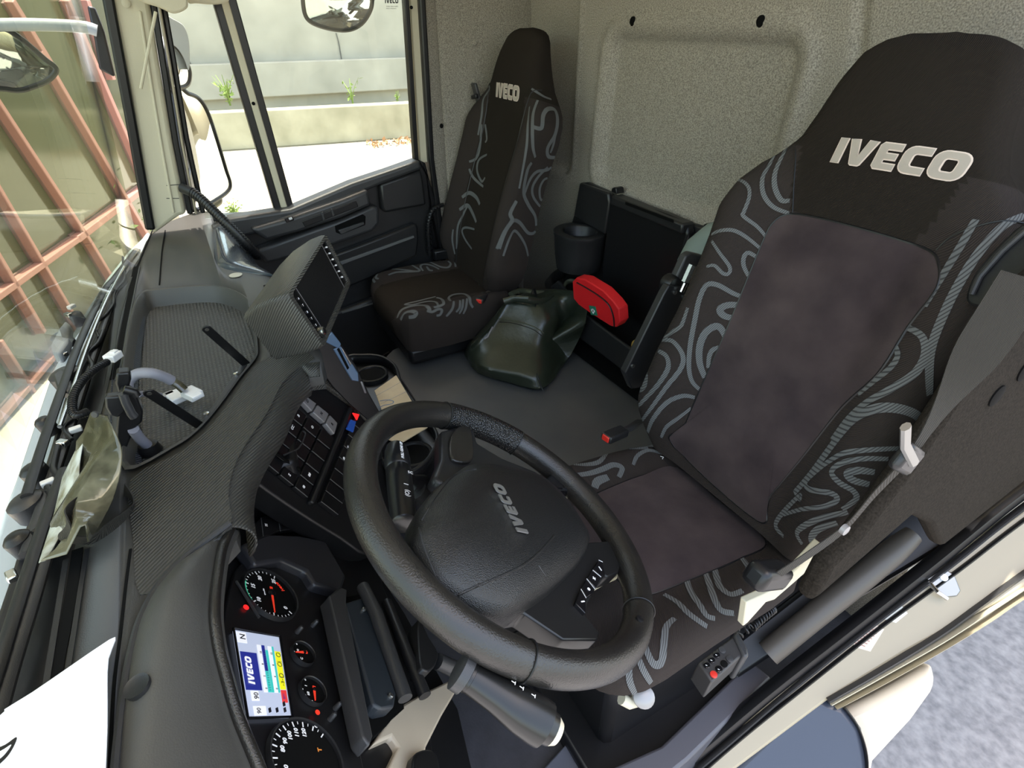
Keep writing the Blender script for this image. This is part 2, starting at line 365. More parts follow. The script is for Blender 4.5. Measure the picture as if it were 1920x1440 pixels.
def weed(base, h, n, label, seed):
    r = random.Random(seed); b = MB(); base = V(base)
    for i in range(n):
        a = r.uniform(0, 2*PI); sp = r.uniform(.05, .5)*h; hh = h*r.uniform(.5, 1); w = h*.05
        P = [base + V((math.cos(a)*sp*t*t, math.sin(a)*sp*t*t, hh*t)) for t in (0, .25, .5, .75, 1)]
        dr = V((-math.sin(a), math.cos(a), 0))
        b.ribbon(P, [V((math.cos(a), math.sin(a), .3)).normalized()]*5, lambda t: w*(1.3-t), .002)
        for k in range(5):
            t = r.uniform(.2, 1); p = P[0].lerp(P[4], t); s = h*r.uniform(.05, .12); q = Quaternion((r.uniform(-1, 1), r.uniform(-1, 1), r.uniform(-1, 1)), r.uniform(0, 3)).to_matrix()
            b.add([p, p + q @ V((s, s*.4, 0)), p + q @ V((2*s, 0, 0)), p + q @ V((s, -s*.4, 0))], [(0, 1, 2, 3)])
    o = b.build('weed', mt_weed, smooth=0); tag(o, label, 'plant')
weed(H(432, 198, 'x', 17.5), 0.8, 14, 'small green weed on the ledge below the tall wall, seen in the quarter window', 1)
weed(H(745, 193, 'x', 17.5), 0.35, 10, 'tiny green weed at the foot of the tall wall, near the window corner', 2)
weed(H(662, 196, 'x', 17.5), .8, 4, 'sparse dry weed on the tall wall above the parapet', 5)
weed(H(440, 412, 'z', -1.3), 0.35, 26, 'green weed in the yard behind the side mirror', 3)

# glazed facade in front of the cab
fd = V((0.955, -0.297, 0)); F0 = H(90, 690, 'z', -1.3)
PF = Plane(F0, fd, (0, 0, 1)); 
if PF.n.dot(CAM-F0) < 0: pass
fac = empty('glass_facade', F0, 'reflective glass building front with salmon pink frames ahead of the cab', 'building')
nF = PF.n if PF.n.dot(CAM-F0) > 0 else -PF.n
mt_fg = mat('facade_glass', (0.045, 0.055, 0.030), 0.10, spec=0.6, noise=(0.35, (0.10, 0.10, 0.055), 0.2))
mt_fr = mat('salmon_frame', (0.34, 0.17, 0.135), 0.5)
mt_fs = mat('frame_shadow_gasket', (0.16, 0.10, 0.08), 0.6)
def fpt(x, y): return HP(x, y, F0, nF)
qv = [F0 + fd*u + V((0, 0, v)) for u, v in ((-4, 0), (4.3, 0), (4.3, 9), (-4, 9))]
MB().prism(qv, nF, .05).build('glazing', mt_fg, fac)
def mull(p, q, w, nm='mullion', ext=0.0):
    w *= .62
    a, c = fpt(*p), fpt(*q); d = (c-a).normalized(); a = a - d*ext; c = c + d*ext; s = d.cross(nF).normalized()*w/2
    MB().prism([a-s, c-s, c+s, a+s], nF, -0.09).build(nm, mt_fr, fac, bevel=.008)
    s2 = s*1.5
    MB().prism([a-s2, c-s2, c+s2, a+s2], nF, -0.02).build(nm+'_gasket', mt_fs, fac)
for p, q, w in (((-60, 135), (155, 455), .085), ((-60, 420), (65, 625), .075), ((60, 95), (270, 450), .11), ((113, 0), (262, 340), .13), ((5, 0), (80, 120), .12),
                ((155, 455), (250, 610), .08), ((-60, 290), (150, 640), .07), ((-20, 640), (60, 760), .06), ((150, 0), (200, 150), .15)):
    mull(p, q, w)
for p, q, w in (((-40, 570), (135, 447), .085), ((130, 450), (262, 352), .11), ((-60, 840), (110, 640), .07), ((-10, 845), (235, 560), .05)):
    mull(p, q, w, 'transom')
# kerb bed with shrub at the foot of the facade
sb = MB(); r = random.Random(8); c0 = H(235, 470, 'z', -1.3)
for i in range(900):
    p = c0 + V((r.gauss(0, .55), r.gauss(0, .28), abs(r.gauss(0, .45)))); s = r.uniform(.03, .07); q = Quaternion((r.uniform(-1, 1), r.uniform(-1, 1), r.uniform(-1, 1)), r.uniform(0, 3)).to_matrix()
    sb.add([p, p + q @ V((s, s*.4, 0)), p + q @ V((2*s, 0, 0)), p + q @ V((s, -s*.4, 0))], [(0, 1, 2, 3)])
tag(sb.build('shrub', mat('shrub_leaf', (0.13, 0.18, 0.05), 0.8), smooth=0), 'scrubby green bush at the foot of the glass facade', 'plant')

# ================================================================ CAB SHELL
def relief_wall():
    # rear wall as a pressed felt panel
    def rrect(x, z, cx, cz, hx, hz, r):
        dx = abs(x-cx)-hx+r; dz = abs(z-cz)-hz+r
        return math.hypot(max(dx, 0), max(dz, 0)) + min(max(dx, dz), 0) - r
    x0, x1, z0, z1 = -0.78, 1.0, 0.0, 1.80
    nx, nz = 230, 200; vs = []; fs = []
    for j in range(nz+1):
        for i in range(nx+1):
            x = x0+(x1-x0)*i/nx; z = z0+(z1-z0)*j/nz
            xs = x + 0.06*(z-1.26)                    # pressings lean a little
            d = 0.0
            s = rrect(xs, z, 0.135, 1.06, 0.335, 0.215, 0.06)
            d -= 0.022*(1-sstep(-0.028, 0.0, s)); d += 0.010*math.exp(-((s-0.02)/0.018)**2)
            s2 = rrect(x, z, 0.87, 1.45, 0.235, 0.62, 0.05)     # channel in the corner
            d -= 0.030*(1-sstep(-0.03, 0.0, s2)); d += 0.004*math.exp(-((s2-0.012)/0.012)**2)
            d -= 0.010*math.exp(-((x+0.315-(z-1.26)*.25)/0.012)**2)*sstep(1.0, 1.2, z)
            d -= 0.006*math.exp(-((z-1.36)/0.008)**2)*(1 if x < 0.62 else 0)*0
            vs.append((x, -1.2+d, z))
    for j in range(nz):
        for i in range(nx):
            a = j*(nx+1)+i; fs.append((a, a+nx+1, a+nx+2, a+1))
    b = MB().add(vs, fs); k = len(b.v)
    MB.add(b, [(x0, -1.25, z0), (x1, -1.25, z0), (x1, -1.25, z1), (x0, -1.25, z1)], [(0, 1, 2, 3)])
    o = b.build('wall_rear', 'felt', smooth=60); tag(o, kind='structure'); return o
wall_rear = relief_wall()
for px_, py_ in ((1187, 40), (1427, 40)):
    c = H(px_, py_, 'y', -1.194)
    MB().lathe(c, (0, 1, 0), [(-.004, .012), (.002, .012), (.004, .010), (.0045, .004)], 20).build('trim_plug', 'void', wall_rear)
# side wall behind the passenger door, with a seam, plugs and a rib
sw = MB()
ys = [-0.80, -0.845, -0.855, -0.86, -0.90, -1.0, -1.10, -1.15, -1.18, -1.24]
xo = [0.945, 0.955, 0.963, 0.955, 0.957, 0.962, 0.965, 0.968, 0.972, 0.985]
sw.loft([[V((xo[i], y, z)) for z in (0, .5, .9, 1.2, 1.5, 1.80)] for i, y in enumerate(ys)], close=False)
sw.loft([[V((1.03, y, z)) for z in (0, 1.80)] for y in (-0.8, -1.24)], close=False)
wr = tag(sw.build('wall_right', 'felt', smooth=30), kind='structure')
for x, y, rr, mm in ((827, 236, .008, 'void'), (889, 81, .009, 'felt'), (889, 152, .008, 'felt')):
    c = H(x, y, 'x', 0.957)
    MB().lathe(c, (-1, 0, 0), [(-.004, rr), (.003, rr), (.005, rr*.8), (.0055, rr*.3)], 18).build('trim_plug', mm, wr)
# unseen stand-in for the lorry body, added to shade the near-side yard
tag(MB().box((0, -4.2, 1.75), (2.45, 5.6, 1.7)).build('shade_box', 'body', bevel=.03), kind='structure')
tag(MB().box((0.02, -0.45, 1.80), (2.0, 1.56, 0.06)).build('ceiling', 'cream'), kind='structure')
tag(MB().prism([(-.86, -1.2, 0), (.96, -1.2, 0), (.96, .42, 0), (-.86, .42, 0)], (0, 0, 1), .05).build('floor', 'floor'), kind='structure')

# ---------------------------------------------------------------- passenger door
door = empty('door_1', (0.95, -0.5, 0.0)); door['kind'] = 'structure'
def dslab(name, pts, h0, h1, m, parent=door, **k): return slab(name, PX, pts, h0, h1, m, parent, **k)
dslab('door_panel', [(395, 440), (470, 432), (545, 405), (660, 355), (745, 322), (790, 306), (803, 318), (808, 380), (815, 470), (822, 640), (690, 700), (560, 720), (500, 600)], -.05, 0.0, 'plastic', bevel=.01)
MB().box((0.985, -0.33, 0.32), (.03, .98, .70)).build('door_skin', 'black', door)
# sill band over the panel, sloping down to the front
dslab('door_sill', [(395, 432), (430, 410), (545, 392), (660, 343), (750, 313), (788, 300), (792, 318), (720, 345), (640, 378), (560, 408), (480, 440), (420, 452)], -.02, .045, 'plastic_mid', bevel=.012, bseg=3, smooth=0)
ah = dslab('armrest', [(470, 430), (545, 408), (640, 375), (690, 355), (697, 385), (640, 410), (560, 436), (500, 452)], 0, .075, 'plastic_mid', bevel=.012, bseg=3)
dslab('window_switch', [(533, 409), (548, 405), (552, 413), (537, 418)], .075, .085, 'gloss', ah, bevel=.002)
dslab('switch_cap', [(541, 409), (547, 407), (549, 411), (543, 413)], .085, .088, 'white_ink', ah, bevel=.001)
dslab('grab_recess', [(566, 415), (668, 377), (672, 388), (572, 426)], .07, .078, 'black', ah, bevel=.002)
dslab('recess_rib', [(602, 399), (606, 397), (610, 412), (606, 414)], .075, .083, 'plastic_mid', ah, bevel=.001)
dslab('recess_rib', [(620, 392), (624, 391), (628, 404), (624, 406)], .075, .083, 'plastic_mid', ah, bevel=.001)
ap = dslab('armrest_panel', [(480, 470), (560, 440), (640, 412), (700, 385), (712, 390), (712, 420), (700, 434), (620, 462), (560, 480), (500, 496)], 0, .05, 'plastic_mid', bevel=.012, bseg=3)
dslab('pocket_recess', [(628, 424), (680, 402), (686, 406), (685, 422), (640, 440), (630, 436)], .048, .0525, 'void', ap, bevel=.002)
dslab('pocket_shelf', [(634, 432), (682, 416), (684, 421), (640, 440)], .05, .058, 'plastic_mid', ap, bevel=.002)
dslab('rear_cap', [(712, 345), (790, 318), (795, 340), (800, 385), (722, 400), (716, 392)], 0, .035, 'plastic', bevel=.01)
dslab('storage_pocket', [(620, 480), (700, 450), (778, 419), (784, 425), (786, 450), (782, 480), (700, 520), (640, 545), (580, 560)], 0, .03, 'plastic', bevel=.01)
dslab('storage_lip', [(630, 494), (776, 442), (777, 446), (632, 500)], .03, .036, 'seam', bevel=.001)
dslab('lower_panel', [(620, 590), (700, 560), (790, 530), (800, 620), (700, 680), (620, 700)], 0, .03, 'plastic', bevel=.01)
dslab('lower_edge', [(640, 585), (705, 566), (706, 569), (642, 588)], .03, .035, 'seam', bevel=.001)
dslab('door_edge', [(786, 300), (798, 306), (806, 340), (824, 400), (834, 470), (826, 472), (812, 400), (800, 330)], -.06, .01, 'black', bevel=.004)
# window frame: rear post, divider, seals
def bar(name, px_pts, pl, w, h0, h1, m, parent, nm=None, bevel=.003):
    """strip of width w (m) along sighted points on pl"""
    P = [pl.px(x, y, h1) for x, y in px_pts]; b = MB(); rings = []
    for i, p in enumerate(P):
        t = (P[min(i+1, len(P)-1)] - P[max(i-1, 0)]).normalized(); s = t.cross(pl.n).normalized()*w/2; d = pl.n*(h1-h0)
        rings.append([p-s, p+s, p+s-d, p-s-d])
    return b.loft(rings).build(name, m, parent, bevel=bevel)
ext = lambda a, c, k: (a[0]+(a[0]-c[0])*k, a[1]+(a[1]-c[1])*k)
bar('rear_seal', [ext((763, 0), (782, 305), .8), (763, 0), (782, 305)], PX, .016, -.03, .0, 'black', door)
bar('rear_post', [ext((779, 0), (797, 305), .8), (779, 0), (797, 305)], PX, .034, -.05, -.01, 'cream', door)
bar('rear_gasket', [ext((793, 0), (810, 300), .8), (793, 0), (810, 300), (822, 390), (831, 470), (836, 560)], PX, .022, -.05, .012, 'black', door, bevel=.006)
bar('divider_post', [ext((421, 0), (537, 402), .8), (421, 0), (537, 402)], PX, .020, -.04, .008, 'cream', door)
bar('divider_seal_front', [ext((407, 0), (524, 402), .8), (407, 0), (524, 402)], PX, .022, -.04, .0, 'black', door)
bar('divider_seal_rear', [ext((435, 0), (546, 396), .8), (435, 0), (546, 396)], PX, .024, -.04, .0, 'black', door)
bar('belt_seal', [(400, 412), (524, 404), (546, 396), (660, 348), (783, 304)], PX, .014, -.04, .012, 'black', door)
for x, y in ((475, 194), (771, 14)):
    MB().lathe(PX.px(x, y, .008), (-1, 0, 0), [(-.001, .005), (.003, .005), (.004, .002)], 14).build('screw_cap', 'void', door)
# window panes
gp = Plane((0.985, 0, 0), (0, -1, 0), (0, 0, 1))
w2 = MB().prism([gp.px(x, y) for x, y in ((545, 400), (790, 305), (755, -240), (368, -240))], gp.n, .004).build('window_2', 'winglass'); tag(w2, kind='structure')
for k, (s, h_, yy) in enumerate((('UUII', 7, 3),)):
    pass
w3 = MB().prism([gp.px(x, y) for x, y in ((385, 410), (524, 405), (338, -240), (262, -240))], gp.n, .004).build('window_3', 'winglass'); tag(w3, kind='structure')
# stamp at the top of the door glass
o_ = gp.px(722, 6, .003); ax_ = (0, -1, 0)
st = logo_mb(o_, ax_, (0, 0, 1), .045, .013, .0004)
merge(st, text_mb('43R-001582', gp.px(724, 13, .003), ax_, (0, 0, 1), height=.003, width=.04, th=.0004))
merge(st, text_mb('AS2 M3641', gp.px(724, 17, .003), ax_, (0, 0, 1), height=.003, width=.034, th=.0004)); st.build('glass_stamp', 'plastic_mid', w2, smooth=0)

# ---------------------------------------------------------------- windscreen, A pillar
PA = Plane((0.90, 0, 0), (0, -1, 0), (0, 0, 1))
pil = slab('trim_1', PA, [(150, -320), (232, -320), (280, 0), (294, 90), (322, 260), (350, 402), (335, 406), (288, 440), (270, 330), (240, 150), (207, 0)], -.06, 0, 'cream', None, bevel=.012, bseg=3); tag(pil, kind='structure')
bar('pillar_inner_ridge', [(262, 20), (284, 160), (304, 280), (326, 400)], PA, .008, -.004, .004, 'cream', pil)
s1 = bar('trim_2', [ext((203, 0), (282, 432), .8), (203, 0), (243, 215), (282, 432)], PA, .026, -.05, .012, 'black', None, bevel=.006); tag(s1, kind='structure')
s1 = bar('trim_3', [ext((290, 20), (357, 402), .8), (290, 20), (306, 120), (330, 270), (357, 402)], PA, .016, -.06, -.006, 'black', None, bevel=.004); tag(s1, kind='structure')
s1 = bar('trim_4', [ext((300, 20), (368, 402), .8), (300, 20), (318, 120), (342, 270), (368, 402)], PA, .006, -.06, .001, 'body', None, bevel=.002); tag(s1, kind='structure')
s1 = bar('trim_5', [ext((309, 20), (381, 400), .8), (309, 20), (325, 110), (350, 260), (381, 400)], PA, .014, -.08, -.01, 'black', None, bevel=.004); tag(s1, kind='structure')
for y1 in (348, 372):
    bar('pillar_seam', [(312, y1), (336, y1-2 if y1 < 360 else y1)], PA, .002, 0, .001, 'plastic_mid', pil, bevel=0)
MB().lathe(PA.px(236, 6, .004), (-1, 0, 0), [(-.006, .010), (.001, .010), (.002, .008)], 18).build('trim_plug', 'cream', pil)
# windscreen: gently bowed sheet from the scuttle to the roof
rows = []
for i in range(25):
    x = -1.05 + (0.90+1.05)*i/24; bow = 0.36 - 0.20*abs((x+0.08)/0.98)**2.4
    rows.append([V((x, bow + .04 - (z-0.7)*0.115, z)) for z in (0.66, 0.9, 1.2, 1.5, 1.77)])
ws = MB().loft(rows, close=False).build('window_1', 'windscreen', smooth=60, solid=.005); tag(ws, kind='structure')

# grab bar on the pillar foot
gb = MB(); P = [PA.px(340, 352, .03), PA.px(368, 366, .07), PA.px(400, 395, .11), PA.px(430, 425, .14), PA.px(462, 458, .15), PA.px(486, 482, .12)]
P = [V(p) for p in spline([tuple(p) for p in P], 8)]
gb.tube(P, .011, 14, flat=1.3)
gbo = gb.build('grab_bar', 'plastic'); tag(gbo, 'long ribbed black grab bar running from cream windscreen pillar down to door', 'handle')
rb = MB()
for i in range(6, len(P)-2): rb.tube([P[i]-(P[i+1]-P[i])*.25, P[i]+(P[i+1]-P[i])*.25], .0125, 12, flat=1.3)
rb.build('rib_band', 'black', gbo)
# pale cord / visor rod and the visor above
vr = MB().tube([PA.px(264, 166, .03), PA.px(292, 22, .06)], .004, 8).build('visor_rod', 'cream'); tag(vr, 'thin cream rod hanging beside the windscreen pillar', 'rod')
vz = MB()
vp = Plane((0.80, 0, 0), (0, -1, 0), (0, 0, 1))
vz.prism([vp.px(x, y) for x, y in spline([(258, -60), (250, -8), (300, 14), (322, 24), (335, 24), (350, 16), (353, 2), (352, -60)], 5, True)], vp.n, .05)
vo = vz.build('sun_visor', 'cream', bevel=.008, bseg=3); tag(vo, 'cream folded sun visor edge at top of windscreen pillar', 'visor')
vp2 = Plane((0.86, 0, 0), (0, -1, 0), (0, 0, 1))
vz = MB().prism([vp2.px(x, y) for x, y in spline([(352, -60), (352, 0), (372, 6), (405, 8), (425, 4), (432, -8), (436, -60)], 5, True)], vp2.n, .04)
vo = vz.build('roof_grip', 'cream', bevel=.008, bseg=3); tag(vo, 'cream rounded grip cover at top edge above quarter window', 'handle')

# ================================================================ SEATS
LEAN = 0.30
WT = [(0, .20), (.03, .225), (.07, .25), (.1, .258), (.2, .252), (.3, .240), (.38, .237), (.46, .242), (.52, .250), (.57, .243), (.60, .225), (.63, .190), (.66, .158), (.70, .142), (.75, .130), (.79, .115), (.81, .092), (.823, .060), (.828, .02)]
class Back:
    def __init__(s, P0, T=.13, k=1.0):
        s.P0 = V(P0); s.T = T; s.k = k; s.U = V((1, 0, 0)); s.W = V((0, -math.sin(LEAN), math.cos(LEAN))); s.N = V((0, math.cos(LEAN), math.sin(LEAN)))
    def w(s, v): return interp(WT, v)*s.k
    def F(s, u, v):
        w = s.w(v); a = abs(u); bol = .045*sstep(.10, .20, a)*(1-sstep(.50, .66, v))*sstep(-.05, .1, v)
        head = .035*math.exp(-((v-.70)/.12)**2)*(1-(a/.2)**2 if a < .2 else 0)
        lum = .012*math.sin(max(0, min(1, v/.5))*PI)
        R = .038 if v < .6 else .03; e = max(0, a-(w-R))/R; rnd_ = R*(1-math.sqrt(max(0, 1-min(1, e)**2)))
        tp = max(0, v-.79)/.038; rnd_ += .03*(1-math.sqrt(max(0, 1-min(1, tp)**2)))
        return bol+head+lum-rnd_
    def P(s, u, v, off=0.0): return s.P0 + s.U*u + s.W*v + s.N*(s.F(u, v)+off)
    def nrm(s, u, v):
        e = .004; a = s.P(u+e, v)-s.P(u-e, v); b = s.P(u, v+e)-s.P(u, v-e); n = a.cross(b).normalized()
        return n if n.dot(s.N) > 0 else -n
    def back(s, u, v):
        T = s.T if v < .6 else s.T-.05*sstep(.6, .8, v)
        return s.P0 + s.U*u*.93 + s.W*v - s.N*T
    def vr(s): return (0.0, 0.828)
    def sight(s, x, y):
        d = 0.0
        for _ in range(6):
            q = HP(x, y, s.P0+s.N*d, s.N) - s.P0; u, v = q.dot(s.U), q.dot(s.W); d = s.F(max(-s.w(v), min(s.w(v), u)), v)
        return u, v
CWT = [(0, .19), (.05, .215), (.12, .222), (.25, .226), (.36, .232), (.40, .230), (.43, .220), (.45, .20), (.462, .15)]
class Cushion:
    """seat cushion: u lateral, v forwards from the backrest, height field upwards"""
    def __init__(s, P0, tilt=0.10, L=.462, tab=CWT, T=.12, inset=.96):
        s.P0 = V(P0); s.T = T; s.inset = inset; s.U = V((1, 0, 0)); s.W = V((0, math.cos(tilt), math.sin(tilt))); s.N = V((0, -math.sin(tilt), math.cos(tilt))); s.L = L; s.tab = tab
    def w(s, v): return interp(s.tab, v)
    def F(s, u, v):
        w = s.w(v); a = abs(u); bol = .022*sstep(.11, .19, a)
        R = .035; e = max(0, a-(w-R))/R; r = R*(1-math.sqrt(max(0, 1-min(1, e)**2)))
        tp = max(0, v-(s.L-.06))/.06; r += .045*(1-math.sqrt(max(0, 1-min(1, tp)**2)))
        return bol - r + .006*math.sin(v/s.L*PI)
    P = Back.P; nrm = Back.nrm; sight = Back.sight
    def back(s, u, v): return s.P0 + s.U*u*s.inset + s.W*min(v, s.L-(1-s.inset)*.5) - s.N*s.T
    def vr(s): return (0.0, s.L)
def pad(srf, nu=56, nv=90, split=None):
    """closed pad: height-field front, sides and back; split(u,v)->material index"""
    b = MB(); v0, v1 = srf.vr(); rings = []; uvs = []
    for j in range(nv+1):
        t = j/nv; v = v0+(v1-v0)*t; w = srf.w(v); ring = []; uu = []
        for i in range(nu+1):
            q = -1+2*i/nu; q = math.sin(q*PI/2)*.35+q*.65; u = w*q*.9999
            ring.append(srf.P(u, v)); uu.append(u)
        for i in range(9):
            u = w*(1-2*i/8); ring.append(srf.back(u, v)); uu.append(u)
        rings.append(ring); uvs.append((v, uu))
    n = len(rings[0]); b.v = [p for r in rings for p in r]
    for i in range(nv):
        for j in range(n):
            a = i*n+j; c = i*n+(j+1) % n; b.f.append((a, c, c+n, a+n)); b.mi.append(split(uvs[i][1][j], uvs[i][0], j < nu) if split else 0)
    b.f.append(tuple(range(n-1, -1, -1))); b.mi.append(0); b.f.append(tuple(range(nv*n, (nv+1)*n))); b.mi.append(0)
    srf.mb = b; srf.bvh = BVHTree.FromPolygons(b.v, b.f)
    return b
def weave_in(srf, curves, off=.0009, mi=2):
    """woven swirl lines, sighted on the pad and worked into its mesh"""
    b = srf.mb; b.cur = mi
    for cv in curves:
        w = cv[0]; runs = [[]]
        for x, y in spline(cv[1:], 7):
            d = ray(x, y); h = srf.bvh.ray_cast(CAM, d)
            if h[0] is None: runs.append([]); continue
            n = h[1] if h[1].dot(d) < 0 else -h[1]
            if runs[-1] and (h[0]-runs[-1][-1][0]).length > .05: runs.append([])
            runs[-1].append((h[0]+n*off, n))
        for r in runs:
            if len(r) < 3: continue
            P = [p for p, n in r]; N = [n for p, n in r]
            N = [(N[max(i-1, 0)]+N[i]+N[min(i+1, len(N)-1)]).normalized() for i in range(len(N))]
            b.ribbon(P, N, (lambda t, w=w: w*(.75+.25*math.sin(t*PI))), .0004)
    b.cur = 0
def patch(srf, outline, name, m, parent, off=.003, rings=14, dome=.004):
    """cover panel: closed outline in (u,v) laid over the pad"""
    P = outline; cx = sum(p[0] for p in P)/len(P); cy = sum(p[1] for p in P)/len(P); b = MB(); R = []
    R.append([srf.P(cx+(x-cx)*1.0, cy+(y-cy)*1.0, -.002) for x, y in P])
    for k in range(rings, 0, -1):
        f = k/rings; h = off + dome*(1-f**6)
        R.append([srf.P(cx+(x-cx)*f, cy+(y-cy)*f, h) for x, y in P])
    b.loft(R, caps=(False, False)); c = len(b.v); b.v.append(srf.P(cx, cy, off+dome)); n = len(P); base = c-n
    for i in range(n): b.f.append((base+i, base+(i+1) % n, c)); b.mi.append(0)
    return b.build(name, m, parent, smooth=60)
def seam_line(srf, uvp, name, parent, r=.0016, m='black'):
    uvp = spline(uvp, 8); return MB().tube([srf.P(u, v, .0004) for u, v in uvp], r, 6).build(name, m, parent)

# ---- driver's seat
ds = empty('driver_seat', (-0.575, -0.6, 0.0), 'large dark driver seat nearest camera with suede centre panels and grey swirl bolsters', 'seat')
DB = Back((-0.578, -0.75, 0.5)); DC = Cushion((-0.575, -0.775, 0.475), tilt=0.05, L=.475, T=.045, inset=.88)
def dsplit(u, v, front):
    return 1 if (v < .62 and abs(u) > .175+.06*max(0, v-.45)*5*0) else 0
px_p = [(1265, 838), (1285, 795), (1320, 715), (1360, 625), (1395, 540), (1430, 455), (1450, 418), (1480, 402), (1530, 408), (1600, 425), (1680, 448), (1742, 470), (1760, 493), (1757, 540), (1703, 613), (1647, 700), (1580, 763), (1513, 847), (1443, 933), (1420, 975)]
uvo = [DB.sight(x, y) for x, y in px_p]
# yoke: plain dark fabric between the bolsters
yoke_px = [(1480, 402), (1484, 330), (1490, 268), (1505, 250)]
uy = [DB.sight(x, y) for x, y in yoke_px]
def dsplit(u, v, front):
    if v > .64: return 0
    if v > .535:
        lim = .105 + (.135-.105)*min(1, max(0, (v-.535)/.1))
        return 0 if abs(u) < lim else 1
    return 1
pad(DB, split=dsplit)
PARTS = {}
dsw = [
 (.007, (1355, 345), (1385, 338), (1403, 350), (1405, 370), (1396, 395), (1394, 405), (1420, 425), (1437, 445)),
 (.008, (1456, 285), (1443, 310), (1430, 335), (1432, 365), (1450, 388), (1480, 400)),
 (.009, (1474, 280), (1455, 320), (1453, 350), (1465, 375), (1481, 376)),
 (.007, (1335, 440), (1350, 433), (1375, 432), (1400, 445), (1428, 468)),
 (.007, (1335, 452), (1350, 475), (1368, 500), (1366, 513), (1355, 512), (1340, 498), (1325, 500)),
 (.008, (1423, 485), (1404, 474), (1395, 482), (1395, 500), (1408, 525)),
 (.010, (1397, 558), (1375, 550), (1345, 534), (1325, 535), (1312, 560), (1303, 600), (1294, 650), (1292, 690), (1298, 715), (1312, 730)),
 (.013, (1390, 572), (1365, 572), (1350, 580), (1358, 592), (1382, 598)),
 (.014, (1363, 637), (1352, 616), (1340, 612), (1322, 625), (1312, 650), (1312, 680), (1322, 708)),
 (.009, (1354, 650), (1338, 655), (1330, 668), (1328, 690)),
 (.010, (1243, 638), (1262, 640), (1280, 665), (1277, 690), (1250, 725), (1225, 760), (1203, 790)),
 (.011, (1235, 658), (1250, 668), (1253, 690), (1235, 720), (1208, 750), (1195, 762), (1186, 755)),
 (.016, (1207, 690), (1213, 705), (1208, 725), (1196, 735)),
 (.010, (1303, 745), (1280, 742), (1250, 755), (1225, 785), (1215, 810)),
 (.008, (1296, 765), (1270, 785), (1250, 800), (1240, 820)),
 (.009, (1290, 577), (1278, 610), (1262, 622), (1245, 635)),
 # outer side (towards the door)
 (.012, (1830, 412), (1800, 465), (1770, 515), (1735, 575)),
 (.012, (1920, 405), (1880, 425), (1835, 475), (1800, 530), (1770, 590), (1745, 660), (1742, 740)),
 (.011, (1705, 615), (1730, 632), (1735, 665), (1715, 700), (1670, 730), (1625, 755), (1590, 785), (1560, 825)),
 (.010, (1680, 650), (1684, 668), (1670, 690), (1640, 715), (1610, 740)),
 (.015, (1725, 800), (1720, 780), (1690, 767), (1650, 765), (1610, 780), (1580, 810), (1550, 850), (1520, 890), (1490, 925)),
 (.009, (1690, 840), (1650, 842), (1590, 848), (1560, 862), (1530, 885), (1512, 905), (1520, 918), (1560, 925), (1570, 937), (1545, 950), (1505, 955), (1470, 965)),
 (.009, (1665, 860), (1620, 860), (1580, 868), (1560, 885), (1575, 905), (1600, 920), (1605, 935), (1580, 955)),
 (.012, (1640, 885), (1610, 882), (1590, 888), (1600, 900), (1630, 908)),
 (.010, (1470, 1005), (1455, 985), (1470, 960), (1500, 930), (1500, 940)),
 (.010, (1505, 1020), (1495, 1000), (1510, 985), (1545, 970), (1590, 960)),
 (.011, (1530, 1030), (1522, 1010), (1535, 992), (1570, 980)),
]
weave_in(DB, dsw)
db = DB.mb.build('backrest', ['fabric', 'fabric_side', 'swirl'], ds, smooth=50)
patch(DB, spline(uvo, 6, True), 'suede_panel', 'suede', db, off=.002, dome=.007)
seam_line(DB, [(.105, .54), (.118, .575), (.135, .62), (.15, .645)], 'seam', db, .0012)
seam_line(DB, [(-.138, .545), (-.15, .57), (-.19, .60), (-.225, .605)], 'seam', db, .0012)
seam_line(DB, spline(uvo, 3, True)+[uvo[0]], 'piping', db, .0022)
# embroidered lettering
def emb(srf, string, pL, pR, hgt, name, parent, th=.002, shear=.18):
    (uL, vL), (uR, vR) = srf.sight(*pL), srf.sight(*pR)
    d = V((uR-uL, vR-vL, 0)); wd = d.length; a = d.normalized(); b_ = V((-a.y, a.x, 0))*(1 if a.x > 0 else -1)
    def lay(mb, off):
        o = MB(); o.v = [srf.P(p.x, p.y, off + abs(p.z)) for p in mb.v]; o.f = mb.f; o.mi = mb.mi; return o
    O = V((uL, vL, 0))
    e = lay(logo_mb(O, a, b_, wd, hgt, th*.5, grow=.0012, shear=shear), .0012).build(name, 'thread_edge', parent, smooth=0)
    lay(logo_mb(O, a, b_, wd, hgt, th*.4, grow=-.0008, shear=shear), .0026).build(name+'_fill', 'thread', e, smooth=0)
    return e
M['thread_edge'] = mat('light_thread', (0.72, 0.60, 0.52), 0.8)
emb(DB, 'IVECO', (1558, 304), (1808, 344), .036, 'embroidered_lettering', db)
# side shield, lumps at the shoulder
MB().tube([DB.P(.235, .585, -.03), DB.P(.262, .56, -.06), DB.P(.27, .52, -.09)], .016, 10).build('shoulder_guide', 'plastic', db)
db2 = MB()
ring = []
for v in (.02, .1, .25, .4, .52, .6, .66, .75, .8):
    w = DB.w(v)*.9; T = .13 if v < .6 else .13-.05*sstep(.6, .8, v)
    ring.append([DB.P0 + DB.U*(w*math.sin(k)) + DB.W*v - DB.N*(T+.02*math.cos(k)) for k in (-1.5, -.9, -.3, .3, .9, 1.5)])
